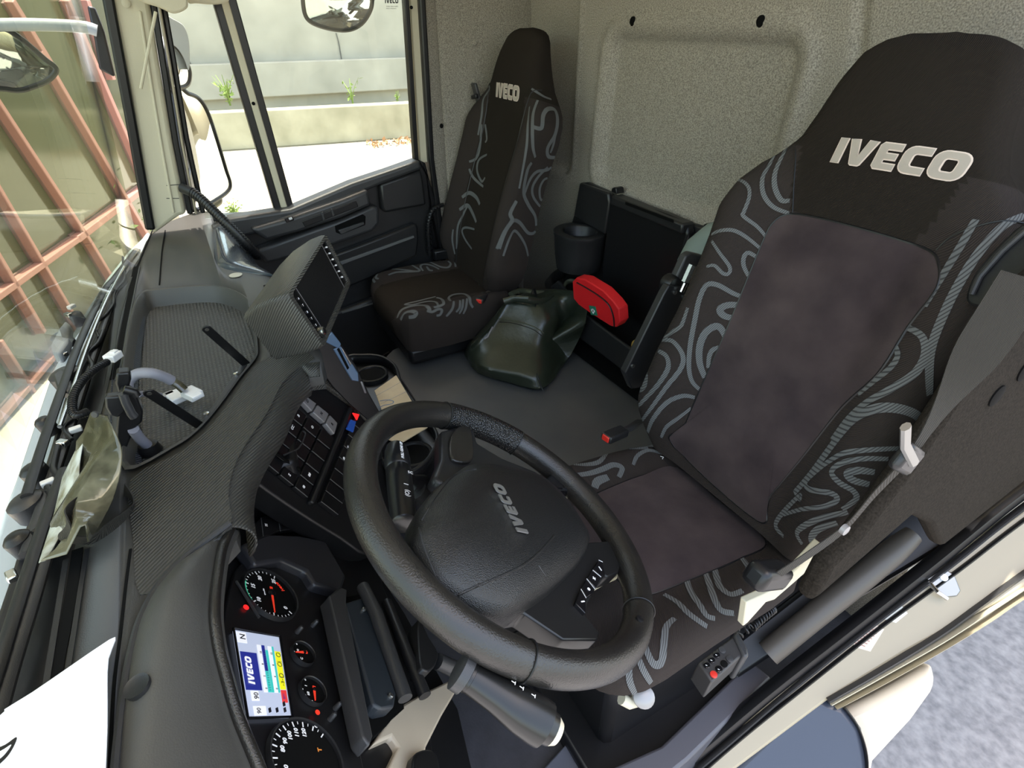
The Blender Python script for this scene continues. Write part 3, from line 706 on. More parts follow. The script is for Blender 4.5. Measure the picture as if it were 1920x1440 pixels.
# cushion
def csplit(u, v, front): return 1
pad(DC, nv=60, split=lambda u, v, f: 1)
uvc = [DC.sight(x, y) for x, y in ((1262, 842), (1300, 872), (1350, 915), (1400, 960), (1418, 985))]
c_rear = [(.115, .012), (0, .006), (-.105, .012)]
cpan = [(.118, .012), (0, .008), (-.118, .012), (-.128, .10), (-.122, .20), (-.112, .29), (-.09, .312), (0, .325), (.09, .312), (.118, .29), (.126, .20), (.128, .10)]
csw = [
 (.012, (1062, 868), (1085, 872), (1120, 868), (1140, 850), (1165, 840)),
 (.009, (1085, 845), (1110, 852), (1145, 840), (1180, 842), (1215, 840)),
 (.013, (1075, 892), (1105, 888), (1130, 880), (1150, 872), (1166, 878), (1160, 895)),
 (.018, (1115, 915), (1120, 903), (1140, 895)),
 (.009, (1187, 872), (1195, 855), (1215, 845), (1240, 850)),
 (.010, (1295, 1060), (1288, 1085), (1295, 1110), (1312, 1135), (1325, 1155), (1340, 1160)),
 (.011, (1315, 1052), (1328, 1090), (1340, 1125), (1352, 1145), (1375, 1150)),
 (.011, (1330, 1045), (1340, 1070), (1350, 1100), (1370, 1115), (1392, 1108)),
 (.010, (1245, 1115), (1270, 1130), (1290, 1150), (1310, 1165), (1325, 1175)),
 (.011, (1265, 1160), (1250, 1175), (1245, 1200), (1240, 1240), (1225, 1245), (1212, 1220), (1205, 1195)),
 (.010, (1180, 1250), (1180, 1275), (1190, 1300)),
 (.010, (1195, 1230), (1205, 1255), (1220, 1280)),
 (.009, (1385, 1040), (1400, 1060), (1408, 1085)),
]
weave_in(DC, csw)
dc = DC.mb.build('seat_cushion', ['fabric', 'fabric_side', 'swirl'], ds, smooth=50)
patch(DC, spline(cpan, 5, True), 'suede_panel', 'suede', dc, off=.002, dome=.006)
seam_line(DC, cpan+[cpan[0]], 'piping', dc, .002)
# pan, pedestal and adjusting knob under the cushion
MB().box((-.575, -.57, .40), (.36, .38, .05)).build('seat_pan', 'cream', ds, bevel=.01)
MB().box((-.565, -.60, .20), (.26, .34, .34)).build('pedestal', 'black', ds, bevel=.02)
MB().box((-.575, -.60, .025), (.40, .46, .05)).build('floor_rail', 'black', ds, bevel=.01)
kb = MB().lathe(H(1206, 1306, 'z', .44), (-.5, .3, .8), [(-.03, .012), (0, .017), (.008, .016), (.012, .010), (.013, .002)], 20).build('adjuster_knob', 'silver', ds)
MB().tube([H(1165, 1310, 'z', .44), H(1180, 1318, 'z', .43), H(1192, 1314, 'z', .43)], .009, 10).build('release_lever', 'cream', ds)
# recline bracket, side frame by the door
PFR = Plane((-.815, 0, 0), (0, -1, 0), (0, 0, 1))
fr = MB().prism([PFR.px(x, y) for x, y in ((1393, 1175), (1400, 1130), (1440, 1112), (1480, 1082), (1515, 1045), (1540, 1018), (1528, 1058), (1490, 1092), (1452, 1125), (1436, 1130), (1402, 1168))], (-1, 0, 0), .012)
fr.build('side_frame', 'cream', ds, bevel=.002)
# folded armrest bracket on the inner side
ab = Plane((-0.262, 0, 0), (0, -1, 0), (0, 0, 1))
arm = MB().prism([ab.px(x, y) for x, y in ((1172, 700), (1185, 730), (1200, 728), (1290, 556), (1300, 540), (1255, 535), (1245, 552))], ab.n, .02).build('armrest_bracket', 'plastic', ds, bevel=.003)
MB().prism([ab.px(x, y, -.01) for x, y in ((1255, 548), (1287, 480), (1297, 474), (1322, 480), (1322, 492), (1292, 556))], ab.n, .02).build('hinge_housing', 'plastic_mid', arm, bevel=.004)
c1, c2 = ab.px(1300, 497, .008), ab.px(1277, 548, .008)
MB().tube([c1, c1.lerp(c2, .1), c1.lerp(c2, .62)], .012, 9).build('adjuster_wheel', 'chrome', arm, smooth=20)
MB().tube([c1.lerp(c2, .66), c1.lerp(c2, .98)], .006, 12).build('pin', 'chrome', arm)
for t in ((1265, 548), (1281, 556), (1186, 686)):
    MB().lathe(ab.px(t[0], t[1], .0005), (-1, 0, 0), [(-.001, .005), (.003, .005), (.004, .003)], 12).build('bolt', 'steel', arm)
MB().lathe(ab.px(1262, 535, -.012), (-1, 0, 0), [(-.02, .022), (0, .022), (.006, .018)], 18).build('pivot_boss', 'black', arm)
# belt buckle, inner side
def buckle(tipL, z, parent_label, grp, dirv, stem_px, lab):
    root = empty('belt_buckle', tipL, lab, 'buckle', grp); d = V(dirv).normalized(); s = d.cross(V((0, 0, 1))).normalized(); n = s.cross(d)
    R = Matrix((s, d, n)).transposed()
    b = MB().box(V(tipL)-d*.03, (.030, .062, .018), R).build('housing', 'plastic', root, bevel=.004)
    MB().box(V(tipL)-d*.003, (.020, .012, .014), R).build('release_button', 'red', b, bevel=.002)
    st = MB().tube([V(tipL)-d*.055, V(tipL)-d*.08, V(stem_px)], .010, 10, flat=.4).build('stalk', 'plastic_mid', root)
    return root
t1 = H(1136, 822, 'z', .53); buckle(t1, .53, '', 'seat belt buckles', H(1136, 822, 'z', .53)-H(1185, 795, 'z', .53)+V((0, 0, .01)), H(1200, 790, 'z', .50), 'red-buttoned seat belt buckle beside inner edge of driver seat')
# small label tag at cushion centre
t = DC.sight(1243, 862); MB().ribbon([DC.P(t[0]-.003, t[1]+.006, .007), DC.P(t[0], t[1], .007), DC.P(t[0]+.004, t[1]+.006, .007)], [DC.N]*3, .002).build('stitch_mark', 'white_ink', dc, smooth=0)

# ---- passenger seat
ps = empty('passenger_seat', (0.68, -0.7, 0.0), 'smaller dark passenger seat with grey swirl bolsters against the rear wall by the far door', 'seat')
PB = Back((0.715, -0.815, 0.5), T=.085, k=.95)
PT = [(0, .19), (.05, .205), (.12, .215), (.25, .22), (.33, .215), (.37, .20), (.395, .16), (.40, .12)]
PC = Cushion((0.685, -0.865, 0.495), tilt=0.0, L=.40, tab=PT)
pad(PB, split=lambda u, v, f: 0 if (abs(u) < .125 or v > .62) else 1)
z2 = lambda L: [(560+x/3, y/3) for x, y in L]
psw = [[w]+z2(L) for w, L in [
 (.010, [(1345, 565), (1320, 640), (1315, 740), (1318, 830), (1330, 885)]),
 (.014, [(1320, 715), (1365, 720), (1375, 650), (1400, 615), (1440, 620), (1455, 680), (1440, 760), (1400, 830), (1405, 880), (1450, 885)]),
 (.008, [(1300, 600), (1290, 700), (1285, 800), (1270, 900), (1240, 1060)]),
 (.008, [(1310, 500), (1340, 520), (1380, 545), (1420, 560)]),
 (.012, [(1310, 915), (1285, 960), (1265, 1080), (1290, 1150), (1330, 1220), (1330, 1300), (1290, 1310), (1240, 1250), (1200, 1245), (1160, 1310), (1130, 1400)]),
 (.010, [(1440, 920), (1400, 955), (1340, 965), (1300, 1010), (1270, 1090)]),
 (.009, [(1420, 1000), (1380, 1010), (1355, 1060), (1360, 1120), (1390, 1130)]),
 (.010, [(1400, 940), (1350, 990), (1315, 1050), (1320, 1110), (1370, 1180), (1380, 1220)]),
 (.013, [(1225, 1130), (1190, 1200), (1200, 1240), (1160, 1300), (1115, 1400)]),
 (.009, [(1450, 700), (1435, 800), (1415, 860)]),
 (.009, [(1290, 1440), (1270, 1370), (1220, 1300), (1190, 1330), (1150, 1440)]),
 (.009, [(1060, 470), (1075, 500), (1040, 560), (1030, 650), (1010, 760)]),
 (.009, [(1050, 700), (1060, 780), (1050, 800)]),
 (.010, [(1060, 870), (1015, 900), (1005, 960), (1030, 1020), (1050, 1000)]),
 (.010, [(960, 950), (985, 1000), (1040, 1050)]),
 (.010, [(960, 910), (1000, 890), (1020, 830), (1030, 700)]),
 (.014, [(920, 1110), (960, 1085), (1000, 1110), (1020, 1150)]),
 (.014, [(905, 1180), (950, 1155), (980, 1200), (1000, 1250)]),
 (.009, [(890, 1400), (895, 1280), (920, 1220), (950, 1160)]),
 (.009, [(990, 1290), (940, 1280), (920, 1300), (940, 1350), (975, 1400)]),
 (.008, [(870, 1290), (865, 1350), (880, 1430)]),
]]
weave_in(PB, psw)
pb = PB.mb.build('backrest', ['fabric', 'fabric_side', 'swirl'], ps, smooth=50)
for s_ in (-1, 1):
    seam_line(PB, [(s_*.12, .01), (s_*.123, .2), (s_*.125, .4), (s_*.128, .56), (s_*.14, .63), (s_*.155, .655)], 'seam', pb, .002)
emb(PB, 'IVECO', (560+1112/3, 545/3), (560+1238/3, 572/3), .042, 'embroidered_lettering', pb, shear=.0)
pad(PC, nv=50, split=lambda u, v, f: 0 if abs(u) < .12 else 1)
z7 = lambda L: [(680+x/6, 400+y/6) for x, y in L]
pcsw = [[w]+z7(L) for w, L in [
 (.009, [(140, 780), (110, 720), (160, 650), (300, 570), (420, 520), (560, 495), (700, 490)]),
 (.009, [(180, 740), (150, 720), (200, 660), (330, 630), (480, 640), (600, 655), (640, 640), (580, 600), (500, 550), (560, 525), (700, 530), (800, 570), (880, 605), (960, 610), (990, 570), (960, 540)]),
 (.009, [(680, 650), (650, 600), (690, 575), (780, 590), (860, 630)]),
 (.009, [(720, 600), (750, 640), (790, 645)]),
 (.008, [(1040, 545), (1045, 605)]), (.008, [(1105, 545), (1100, 600)]), (.008, [(1145, 550), (1140, 600)]),
 (.009, [(290, 695), (380, 665), (500, 660), (620, 655)]),
 (.009, [(820, 940), (640, 985), (480, 1025), (560, 1030), (720, 995), (820, 1000), (850, 1040)]),
 (.014, [(390, 1180), (440, 1090), (560, 1045), (700, 1040), (750, 1080), (740, 1110)]),
 (.014, [(430, 1200), (470, 1130), (540, 1105), (600, 1120), (580, 1160), (520, 1170)]),
 (.010, [(830, 950), (890, 970), (910, 1020), (850, 1050), (800, 1060)]),
 (.009, [(720, 1100), (780, 1110), (850, 1080), (890, 1090), (870, 1140), (830, 1150)]),
 (.010, [(990, 990), (970, 950), (1030, 915), (1140, 910), (1200, 950), (1210, 1010), (1240, 1060)]),
 (.008, [(1025, 990), (1010, 1070), (940, 1160)]), (.008, [(1095, 980), (1090, 1060), (1050, 1110)]), (.008, [(1130, 970), (1120, 1060), (1085, 1130)]), (.008, [(1175, 960), (1160, 1060), (1130, 1130)]),
]]
weave_in(PC, pcsw)
pc = PC.mb.build('seat_cushion', ['fabric', 'fabric_side', 'swirl'], ps, smooth=50)
MB().box((0.675, -.665, .35), (.36, .36, .06)).build('seat_pan', 'black', ps, bevel=.015)
MB().box((0.80, -.68, .17), (.14, .34, .34)).build('pedestal', 'black', ps, bevel=.02)
# belt and guide on the passenger backrest, door side
bg = MB().box(PB.P(.20, .60, .012), (.034, .012, .085), Matrix.Rotation(-.3, 3, 'X')).build('belt_guide', 'plastic_mid', ps, bevel=.004)
MB().box(PB.P(.20, .595, .021), (.040, .012, .014), Matrix.Rotation(.2, 3, 'Y')).build('guide_tongue', 'black', bg, bevel=.003)
pbelt = MB(); P = [H(903, 215, 'x', .905), H(900, 300, 'x', .915), H(880, 360, 'x', .925), H(862, 430, 'x', .93), H(848, 480, 'x', .93)]
P = [V(p) for p in spline([tuple(p) for p in P], 5)]
pbelt.ribbon(P, [V((-1, .45, .25)).normalized()]*len(P), .045, .0015)
tag(pbelt.build('seat_belt', 'belt', None, smooth=30), 'dark seat belt strap hanging along door side of the passenger backrest', 'seat belt', 'seat belts')
buckle(H(898, 565, 'z', .51), .5, '', 'seat belt buckles', H(900, 568, 'z', .50)-H(940, 530, 'z', .5), H(955, 525, 'z', .46), 'red-buttoned seat belt buckle at the inner edge of passenger seat')
MB().box(H(935, 545, 'z', .46), (.05, .16, .10), Matrix.Rotation(-.0, 3, 'Z')).build('buckle_cover', 'black', ps, bevel=.02, bseg=3)
bx = MB(); bx.box(H(835, 475, 'x', .90), (.03, .10, .04)); tag(bx.build('belt_anchor', 'black', bevel=.006), 'small black belt anchor block at rear door-side corner of passenger cushion', 'anchor')
# curly release strap beside the B pillar
cs = MB(); P = [H(831, 384, 'x', .93), H(812, 392, 'x', .925), H(804, 415, 'x', .92), H(803, 440, 'x', .92), H(806, 478, 'x', .92)]
P = [V(p) for p in spline([tuple(p) for p in P], 8)]; cs.tube(P, .008, 10); 
for i in range(4, len(P)-1, 2): cs.tube([P[i]-V((0, 0, .003)), P[i]+V((0, 0, .003))], .0115, 12)
tag(cs.build('grab_bar', 'black'), 'ribbed black grab handle on far door pillar behind passenger seat', 'handle')
# ---- driver's belt on the door side
bl = empty('seat_belt', (-.86, -.8, .9), 'wide seat belt strap running down the door side of driver backrest', 'seat belt', 'seat belts')
P = [H(1925, 520, 'x', -.885), H(1842, 648, 'x', -.885), H(1778, 745, 'x', -.885), H(1708, 850, 'x', -.885), H(1640, 925, 'x', -.875), H(1580, 992, 'x', -.86), H(1500, 1050, 'x', -.85), H(1445, 1085, 'x', -.84)]
P = [V(p) for p in spline([tuple(p) for p in P], 6)]
nn = []
for i in range(len(P)):
    t = i/(len(P)-1); nn.append((V((-.55, .8, .25)).normalized().lerp(V((-1, .15, .3)).normalized(), sstep(.15, .5, t))).normalized())
MB().ribbon(P, nn, (lambda t: .046 - .034*sstep(.12, .40, t)), .0014).build('webbing', 'belt', bl, smooth=30)
q = H(1700, 860, 'x', -.89)
MB().box(q, (.014, .05, .035), Matrix.Rotation(.6, 3, 'X')).build('belt_stop', 'plastic', bl, bevel=.006)
MB().tube([q+V((-.008, 0, 0)), H(1697, 835, 'x', -.895), H(1698, 800, 'x', -.895)], .004, 8, flat=1.6).build('belt_tongue', 'steel', bl)
MB().lathe(H(1582, 992, 'x', -.868), (-1, 0, 0), [(-.002, .007), (.004, .007), (.005, .004)], 12).build('belt_button', 'silver', bl)
gd = empty('belt_guide', H(1880, 540, 'x', -.82), 'black belt guide housing on door-side shoulder of driver seat', 'guide')
gp_ = Plane(H(1850, 520, 'x', -.80), (1, -.25, 0), (0, -.3, .95))
n_ = gp_.n if gp_.n.dot(CAM-gp_.o) > 0 else -gp_.n
G0 = gp_.o
def gpt(x, y, h=0): return HP(x, y, G0+n_*h, n_)
MB().prism([gpt(x, y) for x, y in spline([(1815, 570), (1812, 545), (1832, 505), (1880, 450), (1925, 415), (1975, 420), (1975, 560), (1930, 575), (1850, 578)], 4, True)], n_, .02).build('base', 'plastic', gd, bevel=.004)
fr_ = [gpt(x, y, .004) for x, y in ((1822, 552), (1838, 518), (1880, 470), (1925, 430))]
MB().tube(fr_, .0035, 8).build('edge_rib', 'plastic_mid', gd)
MB().tube([gpt(1870, 540, .012), gpt(1900, 528, .012), gpt(1960, 560, .012)], .010, 12).build('roller', 'plastic', gd)
# buckle clutter at the recliner
ah_ = MB(); ah_.box(H(1440, 1078, 'x', -.83), (.035, .075, .035), Matrix.Rotation(.5, 3, 'X'))
tag(ah_.build('belt_anchor', 'black', bevel=.010, bseg=3), 'black belt anchor cover at the rear outer corner of driver cushion', 'anchor')

# ================================================================ DRIVER'S DOOR OPENING (sill, jamb, fender)
JA = CAM + ray(1560, 1300)*1.45; JB = CAM + ray(1920, 1100)*1.55
PJ = Plane(JA, JB-JA, (1.0, .12, .42))
nJ = PJ.n if PJ.n.dot(CAM-JA) > 0 else -PJ.n
def jp(x, y, h=0): return HP(x, y, JA+nJ*h, nJ)
def jslab(name, pts, h0, h1, m, parent=None, smooth=0, bevel=.004, bseg=2):
    if smooth: pts = spline(pts, smooth, True)
    return MB().prism([jp(x, y, h1) for x, y in pts], nJ, h1-h0).build(name, m, parent, bevel=bevel, bseg=bseg)
def jbar(name, pts, w, h0, h1, m, parent=None, rnd_=True):
    P = [jp(x, y, h1) for x, y in spline(pts, 6)]; b = MB(); rings = []
    for i, p in enumerate(P):
        t = (P[min(i+1, len(P)-1)] - P[max(i-1, 0)]).normalized(); s = t.cross(nJ).normalized()*w/2; d = nJ*(h1-h0)
        rings.append([p + s*math.cos(k*PI/6) - d*(1-math.sin(k*PI/6)) for k in range(7)] if rnd_ else [p-s, p+s, p+s-d, p-s-d])
    return b.loft(rings).build(name, m, parent, smooth=50)
jb = jslab('trim_6', [(1150, 1600), (1460, 1296), (1700, 1110), (1920, 955), (2150, 800), (2150, 960), (1920, 1105), (1700, 1222), (1550, 1315), (1330, 1480), (1230, 1600)], -.05, 0, 'body', None, bevel=.006, bseg=3); tag(jb, kind='structure')
jbar('inner_rubber_seal', [(1090, 1600), (1290, 1432), (1447, 1300), (1600, 1180), (1750, 1062), (1920, 925), (2150, 760)], .030, -.01, .022, 'black', jb)
jbar('seal_lip', [(1120, 1600), (1330, 1428), (1480, 1300), (1640, 1172), (1790, 1058), (1920, 955), (2150, 790)], .012, -.01, .014, 'plastic_mid', jb)
jbar('seal_channel', [(1150, 1600), (1360, 1412), (1510, 1290), (1660, 1172), (1800, 1070), (1920, 978), (2150, 812)], .010, -.01, .010, 'black', jb)
jbar('outer_rubber_seal', [(1555, 1316), (1650, 1262), (1760, 1195), (1840, 1138), (1920, 1080), (2150, 920)], .018, -.03, .012, 'plastic_mid', jb)
jbar('outer_lip', [(1560, 1322), (1650, 1272), (1770, 1204), (1850, 1152), (1920, 1106), (2150, 950)], .012, -.04, .006, 'cream', jb)
jbar('outer_edge', [(1570, 1330), (1660, 1282), (1775, 1217), (1860, 1165), (1920, 1124), (2150, 975)], .010, -.05, -.002, 'body', jb)
stp = jslab('rating_sticker', [(1588, 1196), (1626, 1162), (1658, 1180), (1632, 1222), (1608, 1215)], 0, .0012, mat('aged_sticker', (0.60, 0.52, 0.44), .6), jb, bevel=0)
for i in range(7):
    f = i/6; p0 = jp(1600+f*22, 1204-f*28, .0016); p1 = jp(1622+f*26, 1212-f*28, .0016)
    MB().ribbon([p0, p1], [nJ]*2, .0012, .0003).build('print_line', mat('rust_print', (0.30, 0.12, 0.10), .7) if i == 0 else bpy.data.materials['rust_print'], stp, smooth=0)
jslab('clear_sticker', [(1655, 1160), (1690, 1135), (1702, 1150), (1680, 1168)], 0, .001, mat('grey_sticker', (0.62, 0.64, 0.60), .5), jb, bevel=0)
sk = empty('door_striker', jp(1768, 1098, 0), 'small metal door latch striker bolted to the cream door jamb', 'latch')
MB().prism([jp(x, y, .006) for x, y in ((1738, 1085), (1772, 1066), (1790, 1078), (1802, 1108), (1795, 1118), (1770, 1120))], nJ, .006).build('striker_plate', 'steel', sk, bevel=.002)
MB().tube([jp(1742, 1092, .008), jp(1758, 1110, .022), jp(1775, 1122, .012)], .0045, 10).build('loop', 'chrome', sk)
MB().lathe(jp(1769, 1083, .006), nJ, [(0, .007), (.004, .007), (.005, .004)], 14).build('screw', 'chrome', sk)
# flat sill cover and the dark floor edge beside the seat
PS = Plane((0, 0, .09), (1, 0, 0), (0, 1, 0))
sl = slab('sill_cover', PS, [(880, 1560), (1240, 1398), (1407, 1237), (1447, 1270), (1290, 1425), (1120, 1560)], -.10, 0, mat('slate_plastic', (0.085, 0.085, 0.10), .4, spec=.5), None, bevel=.006); tag(sl, 'flat slate plastic sill cover running along the open door edge', 'sill cover')
pd = MB(); P = [jp(1440, 1225, .02), jp(1520, 1160, .03), jp(1620, 1080, .035), jp(1712, 1002, .03)]; P = [V(p) for p in spline([tuple(p) for p in P], 6)]
pd.tube(P, lambda t: .025*(1-.25*max(0, t-.85)/.15), 18); tag(pd.build('pillar_cover', mat('brown_plastic', (0.075, 0.065, 0.055), .45), smooth=60), 'rounded brown plastic lower pillar cover between driver seat and door jamb', 'pillar trim')
PBL = Plane((-.868, 0, 0), (0, -1, 0), (0, 0, 1))
pd = MB().prism([PBL.px(x, y) for x, y in ((1520, 1135), (1712, 968), (1745, 985), (1765, 1028), (1920, 905), (2150, 740), (2150, 360), (1920, 560), (1855, 660), (1785, 770), (1712, 880), (1612, 1010), (1560, 1062))], (-1, 0, 0), .03); scp = pd.build('wall_left', 'carpet', bevel=.01); tag(scp, kind='structure')
for x, y, rr in ((1868, 742, .016), (1925, 690, .020)): MB().lathe(PBL.px(x, y), (-1, 0, 0), [(-.001, rr), (.002, rr), (.003, rr*.7)], 24).build('trim_plug', 'void', scp)
MB().prism([jp(x, y, -.03) for x, y in ((1380, 1275), (1600, 1130), (1800, 1010), (1920, 935), (2150, 780), (2150, 640), (1920, 800), (1700, 950), (1560, 1060), (1380, 1200))], nJ, .02).build('lower_lining', 'black', scp, bevel=.01)
# fender / step moulding and the corner below the jamb
jf = empty('step_moulding', jp(1500, 1400, -.03), 'grey plastic step and wing moulding below the door jamb', 'step')
jslab('wing_panel', [(1200, 1640), (1330, 1478), (1440, 1375), (1525, 1300), (1556, 1314), (1585, 1325), (1618, 1368), (1632, 1440), (1625, 1640)], -.12, -.015, mat('wing_plastic', (0.045, 0.055, 0.08), .3, spec=.5), jf, bevel=.015, bseg=3)
jslab('corner_panel', [(1580, 1332), (1640, 1305), (1700, 1272), (1752, 1242), (1758, 1288), (1712, 1352), (1640, 1430), (1600, 1640), (1560, 1640)], -.20, -.05, mat('beige_wing', (0.62, 0.55, 0.44), .45), jf, bevel=.02, bseg=4)
jbar('edge_strip', [(1585, 1328), (1612, 1368), (1628, 1430), (1622, 1520)], .006, -.02, -.008, 'black', jf)

# ================================================================ MIRRORS, SCUTTLE
def mirror(name, lab, P0, n, pts, depth, house, inset=.010):
    r_ = empty(name, P0, lab, 'mirror'); n = V(n).normalized(); P0 = V(P0)
    if n.dot(CAM-P0) < 0: n = -n
    O = [HP(x, y, P0, n) for x, y in spline(pts, 5, True)]; c = sum(O, V((0, 0, 0)))/len(O)
    b = MB(); R = []
    for f, h in ((.93, .0), (1.0, .002), (1.06, -.010), (1.02, -depth*.6), (.8, -depth*.9), (.4, -depth)): R.append([c+(p-c)*f+n*h for p in O])
    b.loft(R, caps=(True, True)); b.build('housing', house, r_, smooth=60)
    MB().tube([p + n*.003 for p in O]+[O[0]+n*.003], .0075, 8).build('mirror_rim', 'plastic', r_)
    b = MB(); rr = []
    for f in (.97, .8, .6, .4, .2, .02): rr.append([c+(p-c)*f+n*(.004+.008*(1-f*f)) for p in O])
    b.loft(rr, caps=(False, True)); b.build('mirror_glass', 'mirror', r_, smooth=80)
    return r_
mm = mirror('side_mirror', 'tall main side mirror outside the passenger quarter window', H(385, 290, 'x', 1.22), (-.70, -.72, .03), [(330, 172), (352, 176), (372, 186), (388, 212), (405, 262), (422, 318), (430, 345), (424, 360), (400, 377), (382, 386), (360, 386), (345, 300)], .08, 'plastic')
MB().prism([H(x, y, 'x', 1.26) for x, y in ((392, 378), (418, 370), (418, 384), (400, 396), (388, 396))], (-1, 0, 0), .05).build('mirror_foot', 'body', mm, bevel=.01)
mirror('wide_angle_mirror', 'rounded grey wide angle mirror above the main side mirror', H(335, 110, 'x', 1.22), (-.72, -.70, .0), [(312, 76), (322, 82), (335, 96), (348, 118), (354, 138), (350, 158), (335, 164), (316, 160)], .05, mat('mirror_shell', (0.45, 0.46, 0.47), .4))
mw = MB(); O = [H(x, y, 'x', 1.19) for x, y in spline([(311, 32), (325, 36), (344, 48), (353, 70), (356, 100), (354, 132), (346, 112), (334, 92), (318, 80), (311, 76)], 4, True)]
mw.prism(O, (-1, 0, 0), .08); tag(mw.build('mirror_hood', mat('mirror_cowl', (0.42, 0.44, 0.46), .4), bevel=.01, bseg=3), 'pale grey hood over the wide angle mirror in quarter window', 'mirror cover')
km = mirror('kerb_mirror', 'rounded kerb mirror hanging above the passenger door window', H(633, 10, 'x', 1.20), (-.75, .25, -.12), [(566, -45), (568, 0), (572, 26), (582, 40), (605, 50), (636, 56), (660, 54), (680, 42), (694, 20), (698, 0), (700, -45)], .06, 'plastic')
fm = mirror('front_mirror', 'rounded front mirror outside the windscreen at left edge', H(40, 110, 'x', 1.00), (-.95, -.25, -.15), [(-60, 60), (0, 52), (30, 66), (60, 90), (85, 112), (103, 126), (101, 138), (85, 152), (60, 162), (38, 168), (10, 166), (-60, 150)], .06, 'steelblue')
fa = MB(); P = [H(-80, 50, 'x', .98), H(40, 46, 'x', .98), H(150, 50, 'x', .98), H(182, 58, 'x', .98)]; fa.tube([V(p) for p in spline([tuple(p) for p in P], 4)], .012, 12, flat=1.2)
fa.build('mirror_arm', 'steelblue', fm)
ax = MB(); ax.prism([H(x, y, 'x', 1.0) for x, y in ((163, 10), (178, 14), (196, 60), (216, 140), (214, 145), (186, 130), (176, 70))], (-1, 0, 0), .03)
tag(ax.build('air_deflector', 'black', bevel=.005), 'dark deflector blade outside windscreen next to black pillar seal', 'deflector')
# scuttle
PW = Plane((0, 0, .60), (1, 0, 0), (0, 1, 0))
nose = slab('wall_front', PW, [(276, 428), (262, 446), (236, 470), (196, 520), (160, 575), (120, 640), (90, 700), (55, 800), (20, 900), (-60, 1100), (-60, 1500), (130, 1500), (130, 1100), (200, 800), (245, 560), (290, 450)], -.10, 0, mat('pale_blue_paint', (0.24, 0.30, 0.30), .35, coat=.3), None, smooth=0, bevel=.02, bseg=4)
tag(nose, kind='structure')
PW2 = Plane((0, 0, .63), (1, 0, 0), (0, 1, 0))
scu = empty('scuttle', H(120, 900, 'z', .60), 'black scuttle with wiper linkage under the windscreen', 'scuttle')
slab('grille', PW2, [(262, 462), (232, 490), (205, 540), (175, 600), (150, 660), (120, 740), (95, 830), (60, 940), (10, 1100), (-60, 1300), (-60, 1500), (200, 1500), (140, 1200), (170, 900), (210, 700), (250, 560)], -.05, 0, 'black', scu, bevel=.008)
def wt(name, pts, r, m, z=.66, parent=scu, flat=None, n=10):
    P = [H(x, y, 'z', z) for x, y in pts]; P = [V(p) for p in spline([tuple(p) for p in P], 5)]
    return MB().tube(P, r, n, flat=flat).build(name, m, parent)
wp = empty('wiper', H(110, 700, 'z', .64), 'black windscreen wiper arm and blade lying along the scuttle outside', 'wiper')
wt('wiper_arm', [(255, 468), (215, 520), (195, 545), (150, 640), (120, 720), (85, 820), (50, 930)], .009, 'plastic', .67, wp, flat=.6)
wt('wiper_blade', [(262, 478), (232, 520), (205, 580), (180, 650), (150, 740), (118, 840), (80, 950), (50, 1040)], .010, 'plastic_mid', .655, wp, flat=.7)
wt('blade_rubber', [(264, 484), (236, 530), (210, 590), (184, 660), (156, 745), (122, 850), (85, 960)], .004, 'void', .655, wp)
wt('blade_spring', [(232, 500), (200, 562), (168, 640), (140, 720), (112, 800)], .004, 'chrome', .675, wp)
w2_ = empty('wiper', H(60, 1100, 'z', .64), 'second wiper arm nearest the driver at lower left', 'wiper')
wt('wiper_arm', [(120, 880), (90, 960), (60, 1050), (25, 1160), (0, 1240), (-40, 1360)], .009, 'plastic', .67, w2_, flat=.6)
wt('wiper_blade', [(110, 960), (85, 1040), (55, 1140), (20, 1250), (-20, 1390)], .011, 'plastic_mid', .66, w2_, flat=.7)
for x, y, s in ((112, 630, .022), (118, 700, .030), (140, 590, .016), (60, 880, .020), (45, 940, .026), (80, 790, .015), (30, 1010, .018)):
    MB().lathe(H(x, y, 'z', .66), (0, .2, 1), [(-.03, s), (.0, s), (.006, s*.7), (.008, s*.3)], 14).build('linkage_boss', 'plastic_mid' if s > .02 else 'plastic', scu)
wc = slab('wiper_cap', Plane((0, 0, .68), (1, 0, 0), (0, 1, 0)), [(94, 646), (110, 615), (122, 600), (130, 606), (126, 640), (112, 660), (98, 662)], -.03, 0, 'steelblue', scu, bevel=.006)
slab('hinge_bracket', Plane((0, 0, .67), (1, 0, 0), (0, 1, 0)), [(98, 702), (118, 690), (128, 704), (136, 722), (128, 735), (108, 732)], -.02, 0, 'plastic_mid', scu, bevel=.004)
for x, y in ((118, 664), (128, 590), (134, 575), (142, 805), (90, 905), (118, 830), (22, 1080)):
    MB().box(H(x, y, 'z', .665), (.020, .012, .010), Matrix.Rotation(x*.3, 3, 'Z')).build('clip', 'wplug' if y % 2 else 'chrome', scu, bevel=.002)
rr = random.Random(5)
for k in range(9):
    y0 = 520+k*70+rr.uniform(-20, 20); xa = interp([(430, 265), (600, 190), (700, 160), (900, 105), (1100, 50), (1300, 0)], y0)
    pts = [(xa+rr.uniform(-14, 10), y0+i*22) for i in range(-2, 3)]
    pts = [(interp([(430, 265), (600, 188), (700, 158), (900, 103), (1100, 45), (1400, -30)], y)+rr.uniform(-12, 12), y) for _, y in pts]
    wt('washer_hose', pts, rr.uniform(.003, .006), 'plastic' if k % 2 else 'black', .665)

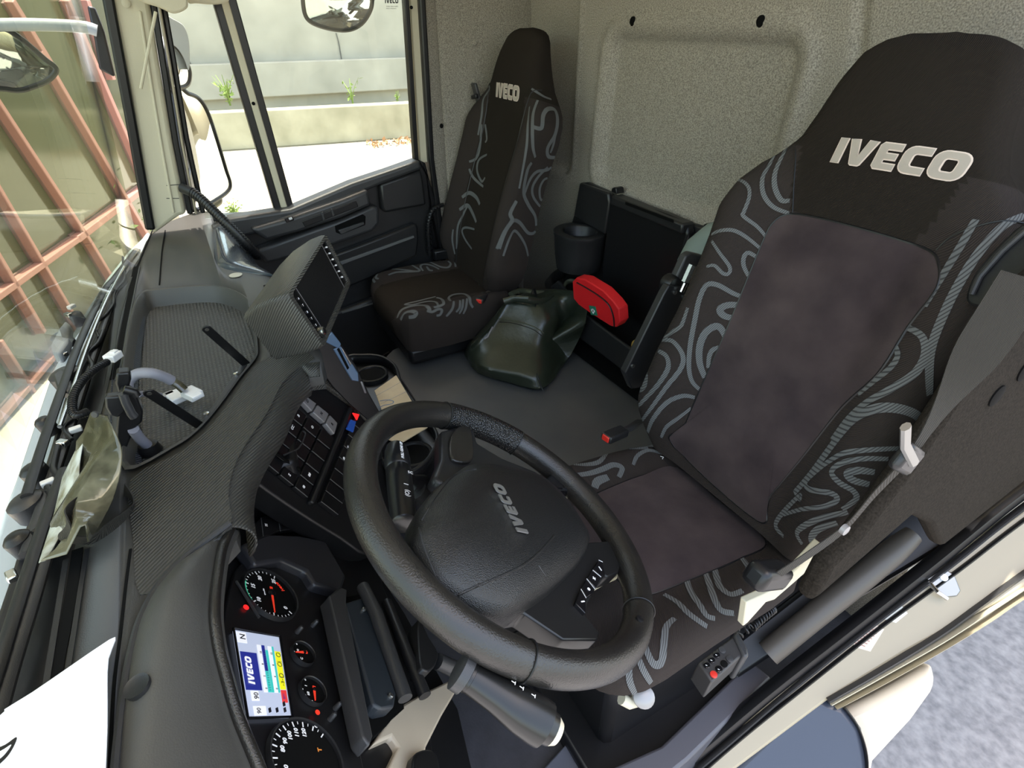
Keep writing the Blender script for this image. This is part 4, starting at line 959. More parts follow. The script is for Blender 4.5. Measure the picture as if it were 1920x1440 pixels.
# ================================================================ DASHBOARD
ZD = .75
PD = Plane((0, 0, ZD), (1, 0, 0), (0, 1, 0))
dash = empty('dashboard', (0.1, .12, 0.0), 'wide charcoal dashboard with ribbed skin and instrument hood', 'dashboard')
tray_px = [(262, 557), (300, 545), (385, 538), (430, 545), (462, 562), (468, 580), (477, 610), (482, 655), (478, 675), (450, 710), (410, 765), (372, 808), (330, 838), (240, 880), (236, 800), (232, 700), (243, 620)]
outer_px = [(290, 432), (345, 405), (392, 396), (402, 440), (402, 485), (425, 505), (470, 512), (520, 520), (530, 560), (560, 620), (600, 655), (600, 680), (560, 688), (528, 720), (500, 775), (462, 830), (437, 880), (428, 930), (432, 985), (380, 1030), (330, 1075), (290, 1125), (262, 1180), (246, 1240), (232, 1310), (222, 1400), (215, 1560), (40, 1560), (60, 1440), (90, 1280), (118, 1140), (140, 1030), (165, 900), (190, 780), (215, 660), (240, 560), (262, 480)]
def ph(outer, hole, h0, name, m, parent, pl=PD):
    O = [pl.px(x, y) for x, y in outer]; I = [pl.px(x, y) for x, y in hole]
    tri = tessellate_polygon([O, I]); b = MB(); b.add(O+I, [tuple(t) for t in tri])
    n = len(O); 
    b.loft([[p for p in O], [p-pl.n*h0 for p in O]], caps=(False, False)); b.loft([[p for p in I], [p-pl.n*h0 for p in I]], caps=(False, False))
    bm = bmesh.new()
    o = b.build(name, m, parent, smooth=30)
    bm.from_mesh(o.data); bmesh.ops.remove_doubles(bm, verts=bm.verts, dist=1e-5); bmesh.ops.recalc_face_normals(bm, faces=bm.faces); bm.to_mesh(o.data); bm.free()
    return o
top = ph(spline(outer_px, 2, True), spline(tray_px, 3, True), .05, 'top_panel', 'dash', dash)
# tray: sloping walls, rim and gridded floor
TR = spline(tray_px, 4, True); tc_ = (sum(p[0] for p in TR)/len(TR), sum(p[1] for p in TR)/len(TR))
O = [PD.px(x, y) for x, y in TR]; c = sum(O, V((0, 0, 0)))/len(O)
tr = empty('storage_tray', c, 'shallow gridded document tray set into the dashboard top', 'tray')
b = MB(); R = []
for f, h in ((1.015, .004), (1.0, .006), (.985, .003), (.955, -.030), (.94, -.036)): R.append([V((c.x+(p.x-c.x)*(1-(1-f)*.9), c.y+(p.y-c.y)*(1-(1-f)*1.6), ZD+h)) for p in O])
b.loft(R, caps=(False, False)); b.build('rim', 'dash', tr, smooth=60)
b = MB().prism([V((c.x+(p.x-c.x)*.955, c.y+(p.y-c.y)*.92, ZD-.034)) for p in O], (0, 0, 1), .01); b.build('grid_mat', 'tray', tr, bevel=.002)
# ribbed wall on the windscreen side
wl_ = [H(252, 575, 'z', ZD+.001), H(238, 690, 'z', ZD+.001), H(236, 780, 'z', ZD+.001), H(240, 872, 'z', ZD+.001)]
rb_ = MB(); 
A = [V(p) for p in spline([tuple(H(x, y, 'z', ZD+.001)) for x, y in ((253, 572), (244, 630), (234, 700), (233, 780), (238, 868))], 14)]
rb_.loft([[p + V((0, .020, .001)), p + V((0, -.012, -.030))] for p in A], close=False)
rb_.build('ribbed_wall', mat('ribbed_blue_black', (0.03, 0.035, 0.045), .35, spec=.5, bump=('wx', 60, 1.0)), tr, smooth=0)
# demister slot, seams
def dline(name, pts, w, m, h=.0012, parent=top, th=.0012, pl=PD, sm=5):
    P = [pl.px(x, y, h) for x, y in spline(pts, sm)]; return MB().ribbon(P, [pl.n]*len(P), w, th).build(name, m, parent, smooth=0)
dline('demister_slot', [(256, 500), (244, 560), (232, 620), (222, 680), (210, 712)], .014, 'void', .0005)
dline('slot_lip', [(262, 500), (250, 560), (238, 620), (228, 680), (216, 714)], .003, 'plastic_mid', .001)
dline('demister_slot', [(146, 1030), (136, 1100), (122, 1180), (108, 1250), (98, 1330), (92, 1400)], .012, 'void', .0005)
dline('slot_lip', [(164, 1030), (152, 1100), (140, 1180), (126, 1270), (116, 1350), (110, 1440)], .005, 'plastic', .0015)
dline('slot_lip', [(124, 1050), (110, 1140), (94, 1240), (78, 1340), (62, 1440)], .006, 'plastic', .0015)
dline('panel_gap', [(310, 432), (304, 470), (299, 535)], .003, 'void', .0003)
dline('panel_gap', [(245, 1030), (236, 1100), (226, 1190), (214, 1290), (206, 1440)], .003, 'void', .0003)
dline('panel_gap', [(288, 428), (270, 470), (256, 505)], .004, 'void', .0003)
dline('front_band', [(246, 520), (222, 600), (205, 700), (180, 800)], .006, 'plastic', .0015)
MB().lathe(PD.px(442, 516, .001), (0, 0, 1), [(0, .016), (.0012, .016), (.0016, .013)], 28).build('round_sticker', mat('cream_disc', (0.55, 0.52, 0.42), .5), top)
for x, y in ((509, 523), (497, 536)): MB().lathe(PD.px(x, y, .0), (0, 0, 1), [(0, .004), (.0012, .004)], 14).build('plug', 'void', top)
# raised passenger-side end cap (glossy, catches the sky)
b = MB(); E1 = [(392, 397), (403, 402), (404, 430), (402, 470), (405, 490)]; E2 = [(404, 394), (432, 402), (460, 440), (490, 478), (520, 520)]
E1 = [(392, 397), (400, 430), (402, 470), (412, 500), (470, 512), (520, 520)]
R = []
for k, (dz, f) in enumerate(((0.0, 0), (.006, .25), (-.005, .6), (-.05, .9), (-.16, 1.0))):
    row = []
    for (x, y), (x2, y2) in zip(spline(E1, 4), spline([(405, 393), (436, 404), (462, 436), (486, 468), (520, 500), (560, 540)], 4)):
        p = PD.px(x, y); q = PD.px(x2, y2); r_ = p.lerp(q, f); r_.z += dz; row.append(r_)
    R.append(row)
b.loft(R, close=False); b.build('end_cap', mat('sheen_plastic', (.05, .06, .075), .18, spec=.6, coat=.4), dash, smooth=70, solid=.004)
# crest: the padded roll along the near edge, wrapping down to the fascia
crest_px = [(600, 680), (560, 688), (528, 720), (500, 775), (462, 830), (437, 880), (428, 930), (432, 985)]
CP = [PD.px(x, y) for x, y in spline(crest_px, 6)]
b = MB(); rings = []
for i, p in enumerate(CP):
    t = (CP[min(i+1, len(CP)-1)]-CP[max(i-1, 0)]).normalized(); o_ = t.cross(V((0, 0, 1))).normalized()
    if o_.y > 0: o_ = -o_
    rings.append([p - o_*.045 + V((0, 0, -.004))] + [p - o_*(.012) + o_*(.036*math.sin(k*PI/10)) + V((0, 0, -.036+.037*math.cos(k*PI/10))) for k in range(0, 9)])
b.loft(rings, close=False); b.build('crest_roll', 'weave', dash, smooth=70, solid=.003)
# ribbed skin on the band between tray and crest
bp = [(468, 700), (500, 672), (560, 660), (590, 672), (560, 689), (528, 720), (500, 775), (462, 830), (437, 880), (428, 930), (432, 985), (380, 1030), (330, 1075), (262, 1115), (250, 1010), (245, 900), (330, 852), (385, 808), (430, 755)]
b = MB().prism([PD.px(x, y, .0012) for x, y in spline(bp, 3, True)], V((0, 0, 1)), .0010); b.build('ribbed_skin', 'weave', top, smooth=0)
# instrument hood: domed lid whose lip overhangs the dials
crease = [(432, 985), (360, 1040), (305, 1095), (268, 1160), (248, 1230), (236, 1300), (226, 1380), (218, 1480), (215, 1600)]
lip = [((430, 990), -.455), ((412, 1030), -.50), ((401, 1090), -.555), ((396, 1150), -.60), ((402, 1210), -.635), ((418, 1275), -.67), ((438, 1345), -.705), ((470, 1425), -.745), ((500, 1500), -.78)]
n_ = 40
C1 = spline(crease, 6); C1 = [PD.px(*C1[int(i*(len(C1)-1)/n_)]) for i in range(n_+1)]
L1 = spline([tuple(H(p[0], p[1], 'x', x)) for p, x in lip], 6); L1 = [V(L1[int(i*(len(L1)-1)/n_)]) for i in range(n_+1)]
rings = []
for i in range(n_+1):
    a, l = C1[i], L1[i]; ww = sstep(0, .35, i/n_); d = l-a; row = [a + V((0, .004, -.012)), a + V((0, 0, .004*ww))]
    for k in range(1, 12):
        f = k/12; row.append(a + d*f + V((0, 0, (.030*ww)*math.sin(f*PI)**.7)))
    o_ = V((0, -1, 0)); rr_ = .010
    for k in range(0, 8):
        an = PI/2 - k*PI/7; row.append(l + V((0, -rr_*math.cos(an), rr_*math.sin(an)-rr_)))
    row.append(l + V((0, .02, -.022)))
    rings.append(row)
hood = MB().loft(rings, close=False).build('instrument_hood', 'dash', dash, smooth=70, solid=.003)
MB().tube([p + V((0, 0, .004)) for p in C1], .0045, 8).build('hood_piping', 'plastic_mid', hood)
MB().tube([p + V((0, -.004, .002)) for p in L1], .006, 10).build('lip_piping', 'leather', hood)
hx = PD.px(258, 1286, .020)
MB().lathe(H(257, 1287, 'z', .768), (0, .2, 1), [(-.004, .012), (.002, .012), (.001, .009)], 20).build('hood_plug', 'plastic', hood)
# ---- fascia round the dials
TH = math.radians(39)
PC_ = Plane(H(490, 1260, 'x', -.60), (1, 0, 0), (0, math.sin(TH), math.cos(TH)))    # dial plane: a = right, b = up the dial
assert PC_.n.dot(CAM-PC_.o) > 0
def cslab(name, pts, h0, h1, m, parent, **k): return slab(name, PC_, pts, h0, h1, m, parent, **k)
fas = MB().prism([PC_.px(x, y, -.012) for x, y in ((395, 1000), (432, 930), (520, 905), (640, 930), (690, 1000), (720, 1100), (800, 1300), (830, 1560), (470, 1560), (430, 1400), (380, 1200))], PC_.n, .03).build('dial_surround', 'black', dash, bevel=.004)
ic = empty('instrument_cluster', PC_.px(520, 1260), 'black instrument cluster with round dials and lit colour display', 'instrument cluster')
cslab('bezel', spline([(440, 1075), (470, 1048), (520, 1030), (570, 1040), (605, 1080), (625, 1160), (650, 1290), (690, 1480), (700, 1580), (505, 1580), (470, 1400), (430, 1290), (418, 1180)], 4, True), -.012, -.004, mat('cluster_black', (0.010, 0.010, 0.011), .3), ic, bevel=.002)
# inner wall shelf catching light
cslab('upper_shelf', [(452, 1020), (500, 1000), (560, 1003), (610, 1012), (650, 1080), (640, 1110), (590, 1095), (575, 1070), (530, 1050), (480, 1058)], -.010, .012, mat('shelf_plastic', (0.028, 0.028, 0.033), .35), fas, bevel=.006, bseg=3)
lit = mat('dial_print', (0.8, 0.8, 0.8), .6, emit=((.9, .92, 1), .10)); redn = mat('red_needle', (0.75, 0.04, 0.02), .5, emit=((1, .05, .02), .25)); orange = mat('orange_print', (0.8, .28, .05), .5)
def dial(cx, cy, r_m, ticks, lab, labels=(), needle=None, sub=0):
    c = PC_.px(cx, cy); rt = ic
    root = MB().lathe(c, PC_.n, [(-.004, r_m), (-.001, r_m), (.003, r_m*.985), (.004, r_m*1.03), (-.003, r_m*1.06)], 48).build('dial_ring', 'plastic', ic)
    MB().lathe(c, PC_.n, [(-.004, r_m*.97), (-.0005, r_m*.97)], 40).build('dial_face', 'void', root)
    def pt(ang, f, h=.001): a = math.radians(ang); return c + PC_.a*(math.cos(a)*r_m*f) + PC_.b*(math.sin(a)*r_m*f) + PC_.n*h
    tb = MB()
    for ang, big in ticks: tb.ribbon([pt(ang, .82 if big else .88), pt(ang, .95)], [PC_.n]*2, .0016 if big else .0008, .0004)
    tb.build('scale_ticks', lit, root, smooth=0)
    tb = MB()
    for txt, ang, f, h_ in labels:
        merge(tb, text_mb(txt, pt(ang, f), PC_.a, PC_.b, height=h_, bold=.02, center=True, shear=.15, th=.0005))
    if labels: tb.build('scale_numbers', lit, root, smooth=0)
    if needle is not None:
        nb = MB(); a0 = pt(needle+180, .25, .004); a1 = pt(needle, .85, .004); s = (a1-a0).cross(PC_.n).normalized()
        nb.prism([a0-s*.0022, a1-s*.0005, a1+s*.0005, a0+s*.0022], PC_.n, .0012); nb.build('needle', redn, root, smooth=0)
        MB().lathe(c+PC_.n*.001, PC_.n, [(0, r_m*.14), (.004, r_m*.13), (.005, r_m*.05)], 20).build('needle_hub', 'gloss', root)
    return root, pt
lerp = lambda a, b, t: a+(b-a)*t
# rev counter (right of the display)
tk = [(lerp(225, -20, i/25), i % 5 == 0) for i in range(26)]
rv, pt = dial(507, 1114, .046, tk, '', [(str(n), lerp(225, -20, n/25), .66, .0068) for n in (0, 5, 10, 15, 20, 25)][:1] + [(str(n), lerp(225, -20, n/25), .66, .0068) for n in (10, 15, 20, 25)] + [('rpm x100', 90, .25, .003)], needle=lerp(225, -20, 5/25))
gb_ = MB(); P = [pt(lerp(lerp(225, -20, .42), lerp(225, -20, .62), t/8), .93) for t in range(9)]; gb_.ribbon(P, [PC_.n]*9, .0016, .0004); gb_.build('green_band', mat('green_print', (.05, .6, .35), .5, emit=((.05, 1, .5), .1)), rv, smooth=0)
gb_ = text_mb('Iveco', pt(-45, .62), (PC_.a*.8+PC_.b*.6), (PC_.b*.8-PC_.a*.6), height=.006, center=True, shear=.3, th=.0005); gb_.build('red_script', redn, rv, smooth=0)
# small gauges
dial(568, 1226, .0185, [(a, 1) for a in (150, 90, 30)], '', [('90', 70, .5, .0035), ('C', 150, .6, .004)], needle=100)
dial(586, 1296, .0200, [(a, 1) for a in (160, 120, 90, 30)], '', [('1/2', 120, .55, .0035), ('1', 60, .6, .0035)], needle=170)
# speedometer
sp_, pt = dial(575, 1425, .050, [(lerp(225, -45, i/28), i % 2 == 0) for i in range(29)], '', [(str(n), lerp(225, -45, n/140), .68, .0058) for n in (20, 40, 60, 80, 90, 100, 110, 120)], needle=None)
text_mb('T', pt(-60, .5), PC_.a, PC_.b, height=.006, bold=.02, center=True).build('trip_mark', orange, sp_, smooth=0)
# display: tilted colour screen
D4 = [(442, 1184), (521, 1197), (543, 1340), (467, 1342)]       # top-right, bottom-right, bottom-left, top-left as read
W4 = [PC_.px(x, y, .001) for x, y in D4]
def dq(u, v, h=.0):     # u 0..1 reading direction, v 0..1 downwards
    a = W4[3].lerp(W4[0], u); b_ = W4[2].lerp(W4[1], u); return a.lerp(b_, v) + PC_.n*h
def quad(name, u0, v0, u1, v1, m, parent, h=.0006):
    return MB().prism([dq(u0, v0, h), dq(u1, v0, h), dq(u1, v1, h), dq(u0, v1, h)], PC_.n, .0005).build(name, m, parent, smooth=0)
def scr(name, c, e): return mat(name, tuple(x*.5 for x in c), .3, emit=(c, e))
EM = .45
scr_bg = scr('screen_grey', (.50, .56, .72), EM); s_navy = scr('screen_navy', (.02, .03, .25), EM); s_white = scr('screen_white', (.85, .87, .92), EM); s_yel = scr('screen_yellow', (.85, .85, .02), EM); s_red = scr('screen_red', (.75, .05, .05), EM); s_teal = scr('screen_teal', (.05, .55, .50), EM); s_blk = mat('screen_ink', (.01, .01, .02), .4)
dsp = MB().prism([dq(-.02, -.03, .0), dq(1.02, -.03, 0), dq(1.02, 1.03, 0), dq(-.02, 1.03, 0)], PC_.n, .003).build('colour_display', scr_bg, ic, bevel=0)
MB().tube([dq(-.03, -.05, .001), dq(1.03, -.05, .001), dq(1.03, 1.05, .001), dq(-.03, 1.05, .001), dq(-.03, -.05, .001)], .0018, 6).build('display_frame', 'gloss', ic)
quad('title_bar', .28, 0.02, .74, .40, s_navy, dsp); quad('gear_box', .86, .0, 1.0, .22, s_white, dsp)
logo_mb(dq(.34, .24, .0012), PC_.a, PC_.b, .040, .009, .0003).build('display_title', s_white, dsp, smooth=0)
text_mb('N', dq(.90, .18, .0012), PC_.a, PC_.b, height=.008, bold=.01, th=.0003).build('gear_letter', s_blk, dsp, smooth=0)
quad('speed_box', .16, .12, .27, .30, s_white, dsp); text_mb('90', dq(.17, .28, .0012), PC_.a, PC_.b, height=.0065, th=.0003).build('speed_text', s_blk, dsp, smooth=0)
quad('speed_box', .0, .12, .10, .42, s_white, dsp); text_mb('90', dq(.01, .28, .0012), PC_.a, PC_.b, height=.0055, th=.0003).build('speed_text', s_blk, dsp, smooth=0)
quad('bar_scale', .26, .44, .86, .53, s_white, dsp); quad('air_bar', .26, .55, .52, .62, s_teal, dsp); quad('air_bar', .52, .55, .86, .62, s_navy, dsp)
quad('bar_scale', .26, .70, .86, .79, s_white, dsp); quad('air_bar', .26, .63, .80, .69, s_teal, dsp); quad('air_bar', .26, .80, .86, .84, s_teal, dsp)
tb = MB()
for k in range(4): merge(tb, text_mb(('0', '5', '8', '10')[k], dq(.29+k*.15, .52, .0012), PC_.a, PC_.b, height=.0028, th=.0003)); merge(tb, text_mb(('0', '4', '8', '12')[k], dq(.29+k*.15, .78, .0012), PC_.a, PC_.b, height=.0028, th=.0003))
for k in range(18): p = dq(.28+k*.03, .56, .0012); q_ = dq(.28+k*.03, .61, .0012); tb.ribbon([p, q_], [PC_.n]*2, .0003, .0002)
tb.build('scale_text', s_blk, dsp, smooth=0)
quad('warning_field', .30, .86, .80, 1.0, s_yel, dsp); quad('warning_field', .14, .86, .29, 1.0, s_red, dsp); quad('warning_mark', .18, .89, .25, .96, s_navy, dsp)
tb = MB()
for u in (.47, .62, .75):
    c = dq(u-.0, .93, .001); P = [c + PC_.a*math.cos(k*PI/6)*.0032 + PC_.b*math.sin(k*PI/6)*.0032 for k in range(13)]; tb.tube(P, .0004, 5)
merge(tb, text_mb('-3-', dq(.34, .97, .001), PC_.a, PC_.b, height=.004, th=.0003, width=.010)); tb.ribbon([dq(.455, .88, .001), dq(.455, .99, .001)], [PC_.n]*2, .0004, .0002); tb.ribbon([dq(.635+.02, .88, .001), dq(.655, .99, .001)], [PC_.n]*2, .0004, .0002)
for u, v in ((.05, .50), (.05, .68), (.05, .88), (.12, .88)): tb.box(dq(u, v, .001), (.006, .003, .0004))
tb.build('warning_symbols', s_blk, dsp, smooth=0)
# tell-tale lamp and trip stalks
MB().lathe(PC_.px(461, 1139, -.002), PC_.n, [(0, .0042), (.001, .0042)], 16).build('brake_lamp', 'red_light', ic)
MB().lathe(PC_.px(595, 1336, .001), PC_.n, [(0, .0035), (.001, .0035)], 16).build('fuel_lamp', redn, ic)
for x, y in ((560, 1182), (589, 1170), (622, 1345), (632, 1325)): MB().lathe(PC_.px(x, y, 0), PC_.n, [(-.004, .004), (.006, .0035), (.008, .002)], 12).build('trip_button', 'plastic_mid', ic)
MB().tube([PC_.px(443, 1090, .004), PC_.px(486, 1158, .004)], .002, 6).build('divider_rib', 'plastic_mid', ic)
text_mb('C', PC_.px(597, 1365, .001), PC_.a, PC_.b, height=.006).build('odometer_mark', lit, ic, smooth=0)
# ring of small keys above the dials
kz = lambda x, y: (380+x/3, 960+y/3)
ks = [(280, 175, 350, 145, 300, 60), (350, 145, 440, 105, 360, 20), (440, 105, 535, 95, 430, -5), (535, 95, 620, 105, 520, -10), (620, 105, 700, 145, 600, 0)]
edge_o = [(290, 205), (345, 150), (440, 108), (532, 95), (622, 112), (703, 148)]; edge_i = [(285, 70), (330, 25), (425, -5), (515, -12), (590, -5), (660, 30)]
for k in range(5):
    q = [kz(*edge_o[k]), kz(*edge_o[k+1]), kz(*edge_i[k+1]), kz(*edge_i[k])]
    cx = sum(p[0] for p in q)/4; cy = sum(p[1] for p in q)/4; q = [(cx+(x-cx)*.93, cy+(y-cy)*.93) for x, y in q]
    kk = cslab('hood_key', q, 0, .010, 'black', fas, bevel=.0015)
    MB().tube([PC_.px(*q[1], .0105), PC_.px(*q[2], .0105)], .0006, 5).build('key_edge', 'seam', kk)
    if k in (1, 2): text_mb('TS' if k == 1 else 'E', PC_.px(cx-6, cy+5, .0102), PC_.a, PC_.b, height=.005, th=.0004).build('key_mark', lit, kk, smooth=0)
# ---- centre console, turned to the driver
o_ = H(560, 737, 'z', .68)
ea = V((.195, -.097, 0)).normalized()          # reading direction (towards the passenger side)
eb = V((0, .049, .0896)).normalized()
PK = Plane(o_, ea, eb)
assert PK.n.dot(CAM-PK.o) > 0
con = empty('switch_console', PK.px(600, 850), 'black switch console with rows of keys and silver gear buttons', 'switch panel')
cb = slab('console_face', PK, spline([(552, 722), (575, 712), (610, 722), (660, 752), (705, 772), (735, 790), (740, 860), (735, 1010), (690, 1040), (640, 1010), (560, 960), (482, 905), (462, 880), (470, 835), (500, 790)], 3, True), -.05, 0, mat('console_black', (.009, .009, .010), .4), con, bevel=.004)
def kslab(name, pts, h0, h1, m, parent=con, **k): return slab(name, PK, pts, h0, h1, m, parent, **k)
def grid(A, B, C, D, nu, nv):      # A top-left, B top-right, C bottom-right, D bottom-left in pixels
    def q(u, v):
        return tuple((A[i]*(1-u)+B[i]*u)*(1-v)+(D[i]*(1-u)+C[i]*u)*v for i in (0, 1))
    return [[(q(i/nu, j/nv), q((i+1)/nu, j/nv), q((i+1)/nu, (j+1)/nv), q(i/nu, (j+1)/nv)) for i in range(nu)] for j in range(nv)]
def shrink(q, f):
    cx = sum(p[0] for p in q)/4; cy = sum(p[1] for p in q)/4; return [(cx+(x-cx)*f, cy+(y-cy)*f) for x, y in q]
# silver D N R
sv = [((558, 742), (566, 735), (595, 757), (586, 772)), ((587, 773), (596, 758), (618, 776), (610, 793)), ((611, 794), (619, 777), (634, 793), (628, 815))]
for q, ch in zip(sv, 'DNR'):
    kb_ = kslab('gear_button', shrink(q, .95), 0, .012, 'silver', bevel=.002)
    cx = sum(p[0] for p in q)/4; cy = sum(p[1] for p in q)/4
    text_mb(ch, PK.px(cx, cy, .0122), PK.a, PK.b, height=.007, bold=.01, th=.0004, center=True).build('key_letter', 'black', kb_, smooth=0)
G = grid((497, 868), (552, 757), (630, 822), (578, 935), 5, 3)
G = grid((552, 757), (630, 822), (578, 935), (497, 868), 3, 5)
marks = {(0, 0): 'B', (1, 0): 'CC', (0, 1): 'O', (3, 2): '88', (4, 1): 'S', (4, 2): '@', (2, 2): ''}
for j, row in enumerate(G):
    for i, q in enumerate(row):
        kb_ = kslab('switch_key', shrink(q, .90), 0, .009, 'black', bevel=.0018)
        MB().tube([PK.px(*shrink(q, .88)[3], .0092), PK.px(*shrink(q, .88)[2], .0092)], .0006, 5).build('key_edge', 'seam', kb_)
        s = marks.get((j, i))
        if s:
            cx = sum(p[0] for p in q)/4; cy = sum(p[1] for p in q)/4
            text_mb(s, PK.px(cx, cy, .0092), PK.a, PK.b, height=.006, bold=.02, th=.0004, center=True).build('key_mark', lit, kb_, smooth=0)
# stray cable across the keys
MB().tube([PK.px(x, y, .014) for x, y in spline([(568, 808), (572, 815), (560, 840), (540, 850), (532, 853)], 6)], .0016, 6).build('loose_wire', 'plastic_mid', con)
MB().tube([PK.px(x, y, .014) for x, y in spline([(512, 845), (535, 862), (562, 880)], 5)], .005, 8, flat=.5).build('wire_plug', 'void', con)
# second column of keys, hazard switch, blue key
G2 = grid((668, 772), (700, 800), (636, 968), (600, 940), 1, 8)
for j, row in enumerate(G2):
    q = row[0]; kb_ = kslab('switch_key', shrink(q, .9), 0, .010, 'blue_key' if j == 9 else 'black', bevel=.0018)
    MB().tube([PK.px(*shrink(q, .88)[3], .0102), PK.px(*shrink(q, .88)[2], .0102)], .0006, 5).build('key_edge', 'seam', kb_)
    if j in (2, 3): 
        cx = sum(p[0] for p in q)/4; cy = sum(p[1] for p in q)/4
        text_mb('%' if j == 2 else '@', PK.px(cx-10, cy, .0104), PK.a, PK.b, height=.007, bold=.02, th=.0004, center=True).build('key_mark', lit, kb_, smooth=0)
kslab('hazard_symbol', [(662, 774), (674, 777), (670, 787)], .010, .0125, 'red_light', bevel=0)
kslab('blue_key', [(658, 786), (668, 790), (663, 810), (651, 803)], .008, .013, 'blue_key', bevel=.001)
kslab('divider_rail', [(657, 762), (663, 766), (590, 945), (584, 940)], 0, .012, 'plastic', bevel=.003)
kb_ = MB().lathe(PK.px(700, 850, .0), PK.n, [(0, .020), (.012, .018), (.014, .012), (.0145, .003)], 26).build('rotary_knob', 'plastic', con)
for x, y in ((713, 845), (706, 862), (696, 875)): MB().box(PK.px(x, y, .002), (.004, .002, .001)).build('knob_mark', lit, con)
# ribbed trim round the top corner of the console, and the slim vertical panel under the screen
slab('corner_trim', PK, [(562, 712), (590, 690), (630, 700), (672, 742), (690, 770), (705, 790), (722, 800), (715, 775), (690, 740), (655, 712), (625, 705), (600, 712), (660, 752), (640, 744), (600, 718)][:0] or [(604, 716), (622, 702), (676, 742), (716, 795), (706, 812), (664, 760)], 0, .012, mat('brown_ribbed_trim', (.085, .075, .062), .5, bump=('wd', 140, .8)), con, bevel=.003)
# ---- vent panel below the display, facing the passenger aisle
PV = Plane(H(640, 700, 'z', .66), (.10, -1, 0), (-.0, .25, 1)); nv_ = PV.n
vp = empty('vent_panel', PV.px(640, 700), 'slim black air vent panel below the display', 'vent')
def vsl(name, pts, h0, h1, m, parent=vp, **k):
    n_ = nv_ if nv_.dot(CAM-PV.o) > 0 else -nv_
    return MB().prism([HP(x, y, PV.o+n_*h1, n_) for x, y in pts], n_, h1-h0).build(name, m, parent, bevel=k.get('bevel', .002))
vsl('vent_body', [(592, 636), (616, 612), (640, 646), (668, 686), (692, 738), (716, 780), (690, 788), (655, 758), (624, 726), (598, 690)], -.04, 0, 'black')
vsl('vent_blade', [(607, 640), (622, 622), (640, 645), (636, 655)], 0, .004, mat('blue_sheen_plastic', (.10, .16, .25), .2, spec=.8))
vsl('vent_blade', [(625, 655), (640, 650), (672, 700), (673, 716), (660, 714)], 0, .004, bpy.data.materials['blue_sheen_plastic'])
vsl('vent_slot', [(632, 655), (636, 652), (655, 690), (652, 694)], .004, .006, 'void')
vsl('vent_slot', [(640, 652), (644, 655), (660, 682), (657, 686)], .004, .006, 'chrome')
vsl('vent_rib', [(676, 716), (680, 716), (688, 738), (684, 738)], 0, .004, 'silver')
# ---- display unit
B_ = H(602, 638, 'y', -.13); L_ = B_ + V((0, .037, .100)); T_ = L_ + V((.2145, -.11, 0))*1.05
PM = Plane(B_, V((.2145, -.11, 0)), V((0, .037, .100)))
md_ = empty('media_display', B_, 'dark touchscreen unit in a ribbed hood on the dashboard', 'screen')
nM = PM.n if PM.n.dot(CAM-PM.o) > 0 else -PM.n
def mp(x, y, h=0): return HP(x, y, PM.o+nM*h, nM)
F4 = [(545, 553), (602, 638), (650, 528), (609, 449)]
face = MB().prism([mp(*p) for p in F4], nM, .012).build('screen_face', 'gloss', md_, bevel=.002)
Q = [mp(*p, .0006) for p in F4]
def sq(u, v, h=.0): return Q[0].lerp(Q[3], u).lerp(Q[1].lerp(Q[2], u), v) + nM*h
MB().prism([sq(.13, .03), sq(.88, .03), sq(.88, .97), sq(.13, .97)], nM, .0005).build('screen_glass', mat('screen_off', (.012, .012, .013), .25), face, smooth=0)
MB().ribbon([sq(.115, .0), sq(.115, 1.0)], [nM]*2, .0012, .0006).build('screen_frame', 'silver', face, smooth=0)
MB().ribbon([sq(.885, .0), sq(.885, 1.0)], [nM]*2, .0012, .0006).build('screen_frame', 'silver', face, smooth=0)
tb = MB()
for k, s in enumerate('ATBT2'): merge(tb, text_mb(s, sq(.06, .16+k*.145, .0008), PM.a, PM.b, height=.0042, bold=.02, center=True, th=.0003))
for k in range(6): tb.box(sq(.945, .12+k*.14, .0008), (.004, .004, .002))
tb.build('key_legends', lit, face, smooth=0)
MB().lathe(sq(.06, .90, .0), nM, [(0, .0095), (.008, .0085), (.009, .006)], 24).build('volume_knob', 'chrome', face)
MB().lathe(sq(.06, .90, .0085), nM, [(0, .006), (.001, .0055), (.0015, .002)], 20).build('knob_cap', 'black', face)
# hood shell: lofted from a frame round the screen back to the dash
def ringM(u0, u1, v0, v1, h, r=.15, n=5):
    pts = []
    for cx, cy, a0 in ((u1, v0, -90), (u1, v1, 0), (u0, v1, 90), (u0, v0, 180)):
        for k in range(n+1):
            a = math.radians(a0+90*k/n); sx = .05; sy = .09
            x = (cx-sx if cx == u1 else cx+sx)+sx*math.cos(a); y = (cy-sy if cy == v1 else cy+sy)+sy*math.sin(a); pts.append(sq(x, y, h))
    return pts
R = [ringM(0, 1, 0, 1, -.004), ringM(-.01, 1.01, -.01, 1.02, .004), ringM(-.05, 1.05, -.07, 1.10, .003), ringM(-.06, 1.06, -.09, 1.12, -.006), ringM(-.06, 1.05, -.09, 1.13, -.03), ringM(-.02, 1.0, -.02, 1.14, -.07), ringM(.03, .95, .12, 1.16, -.105)]
MB().loft(R, caps=(False, True)).build('display_hood', 'weave', md_, smooth=60)
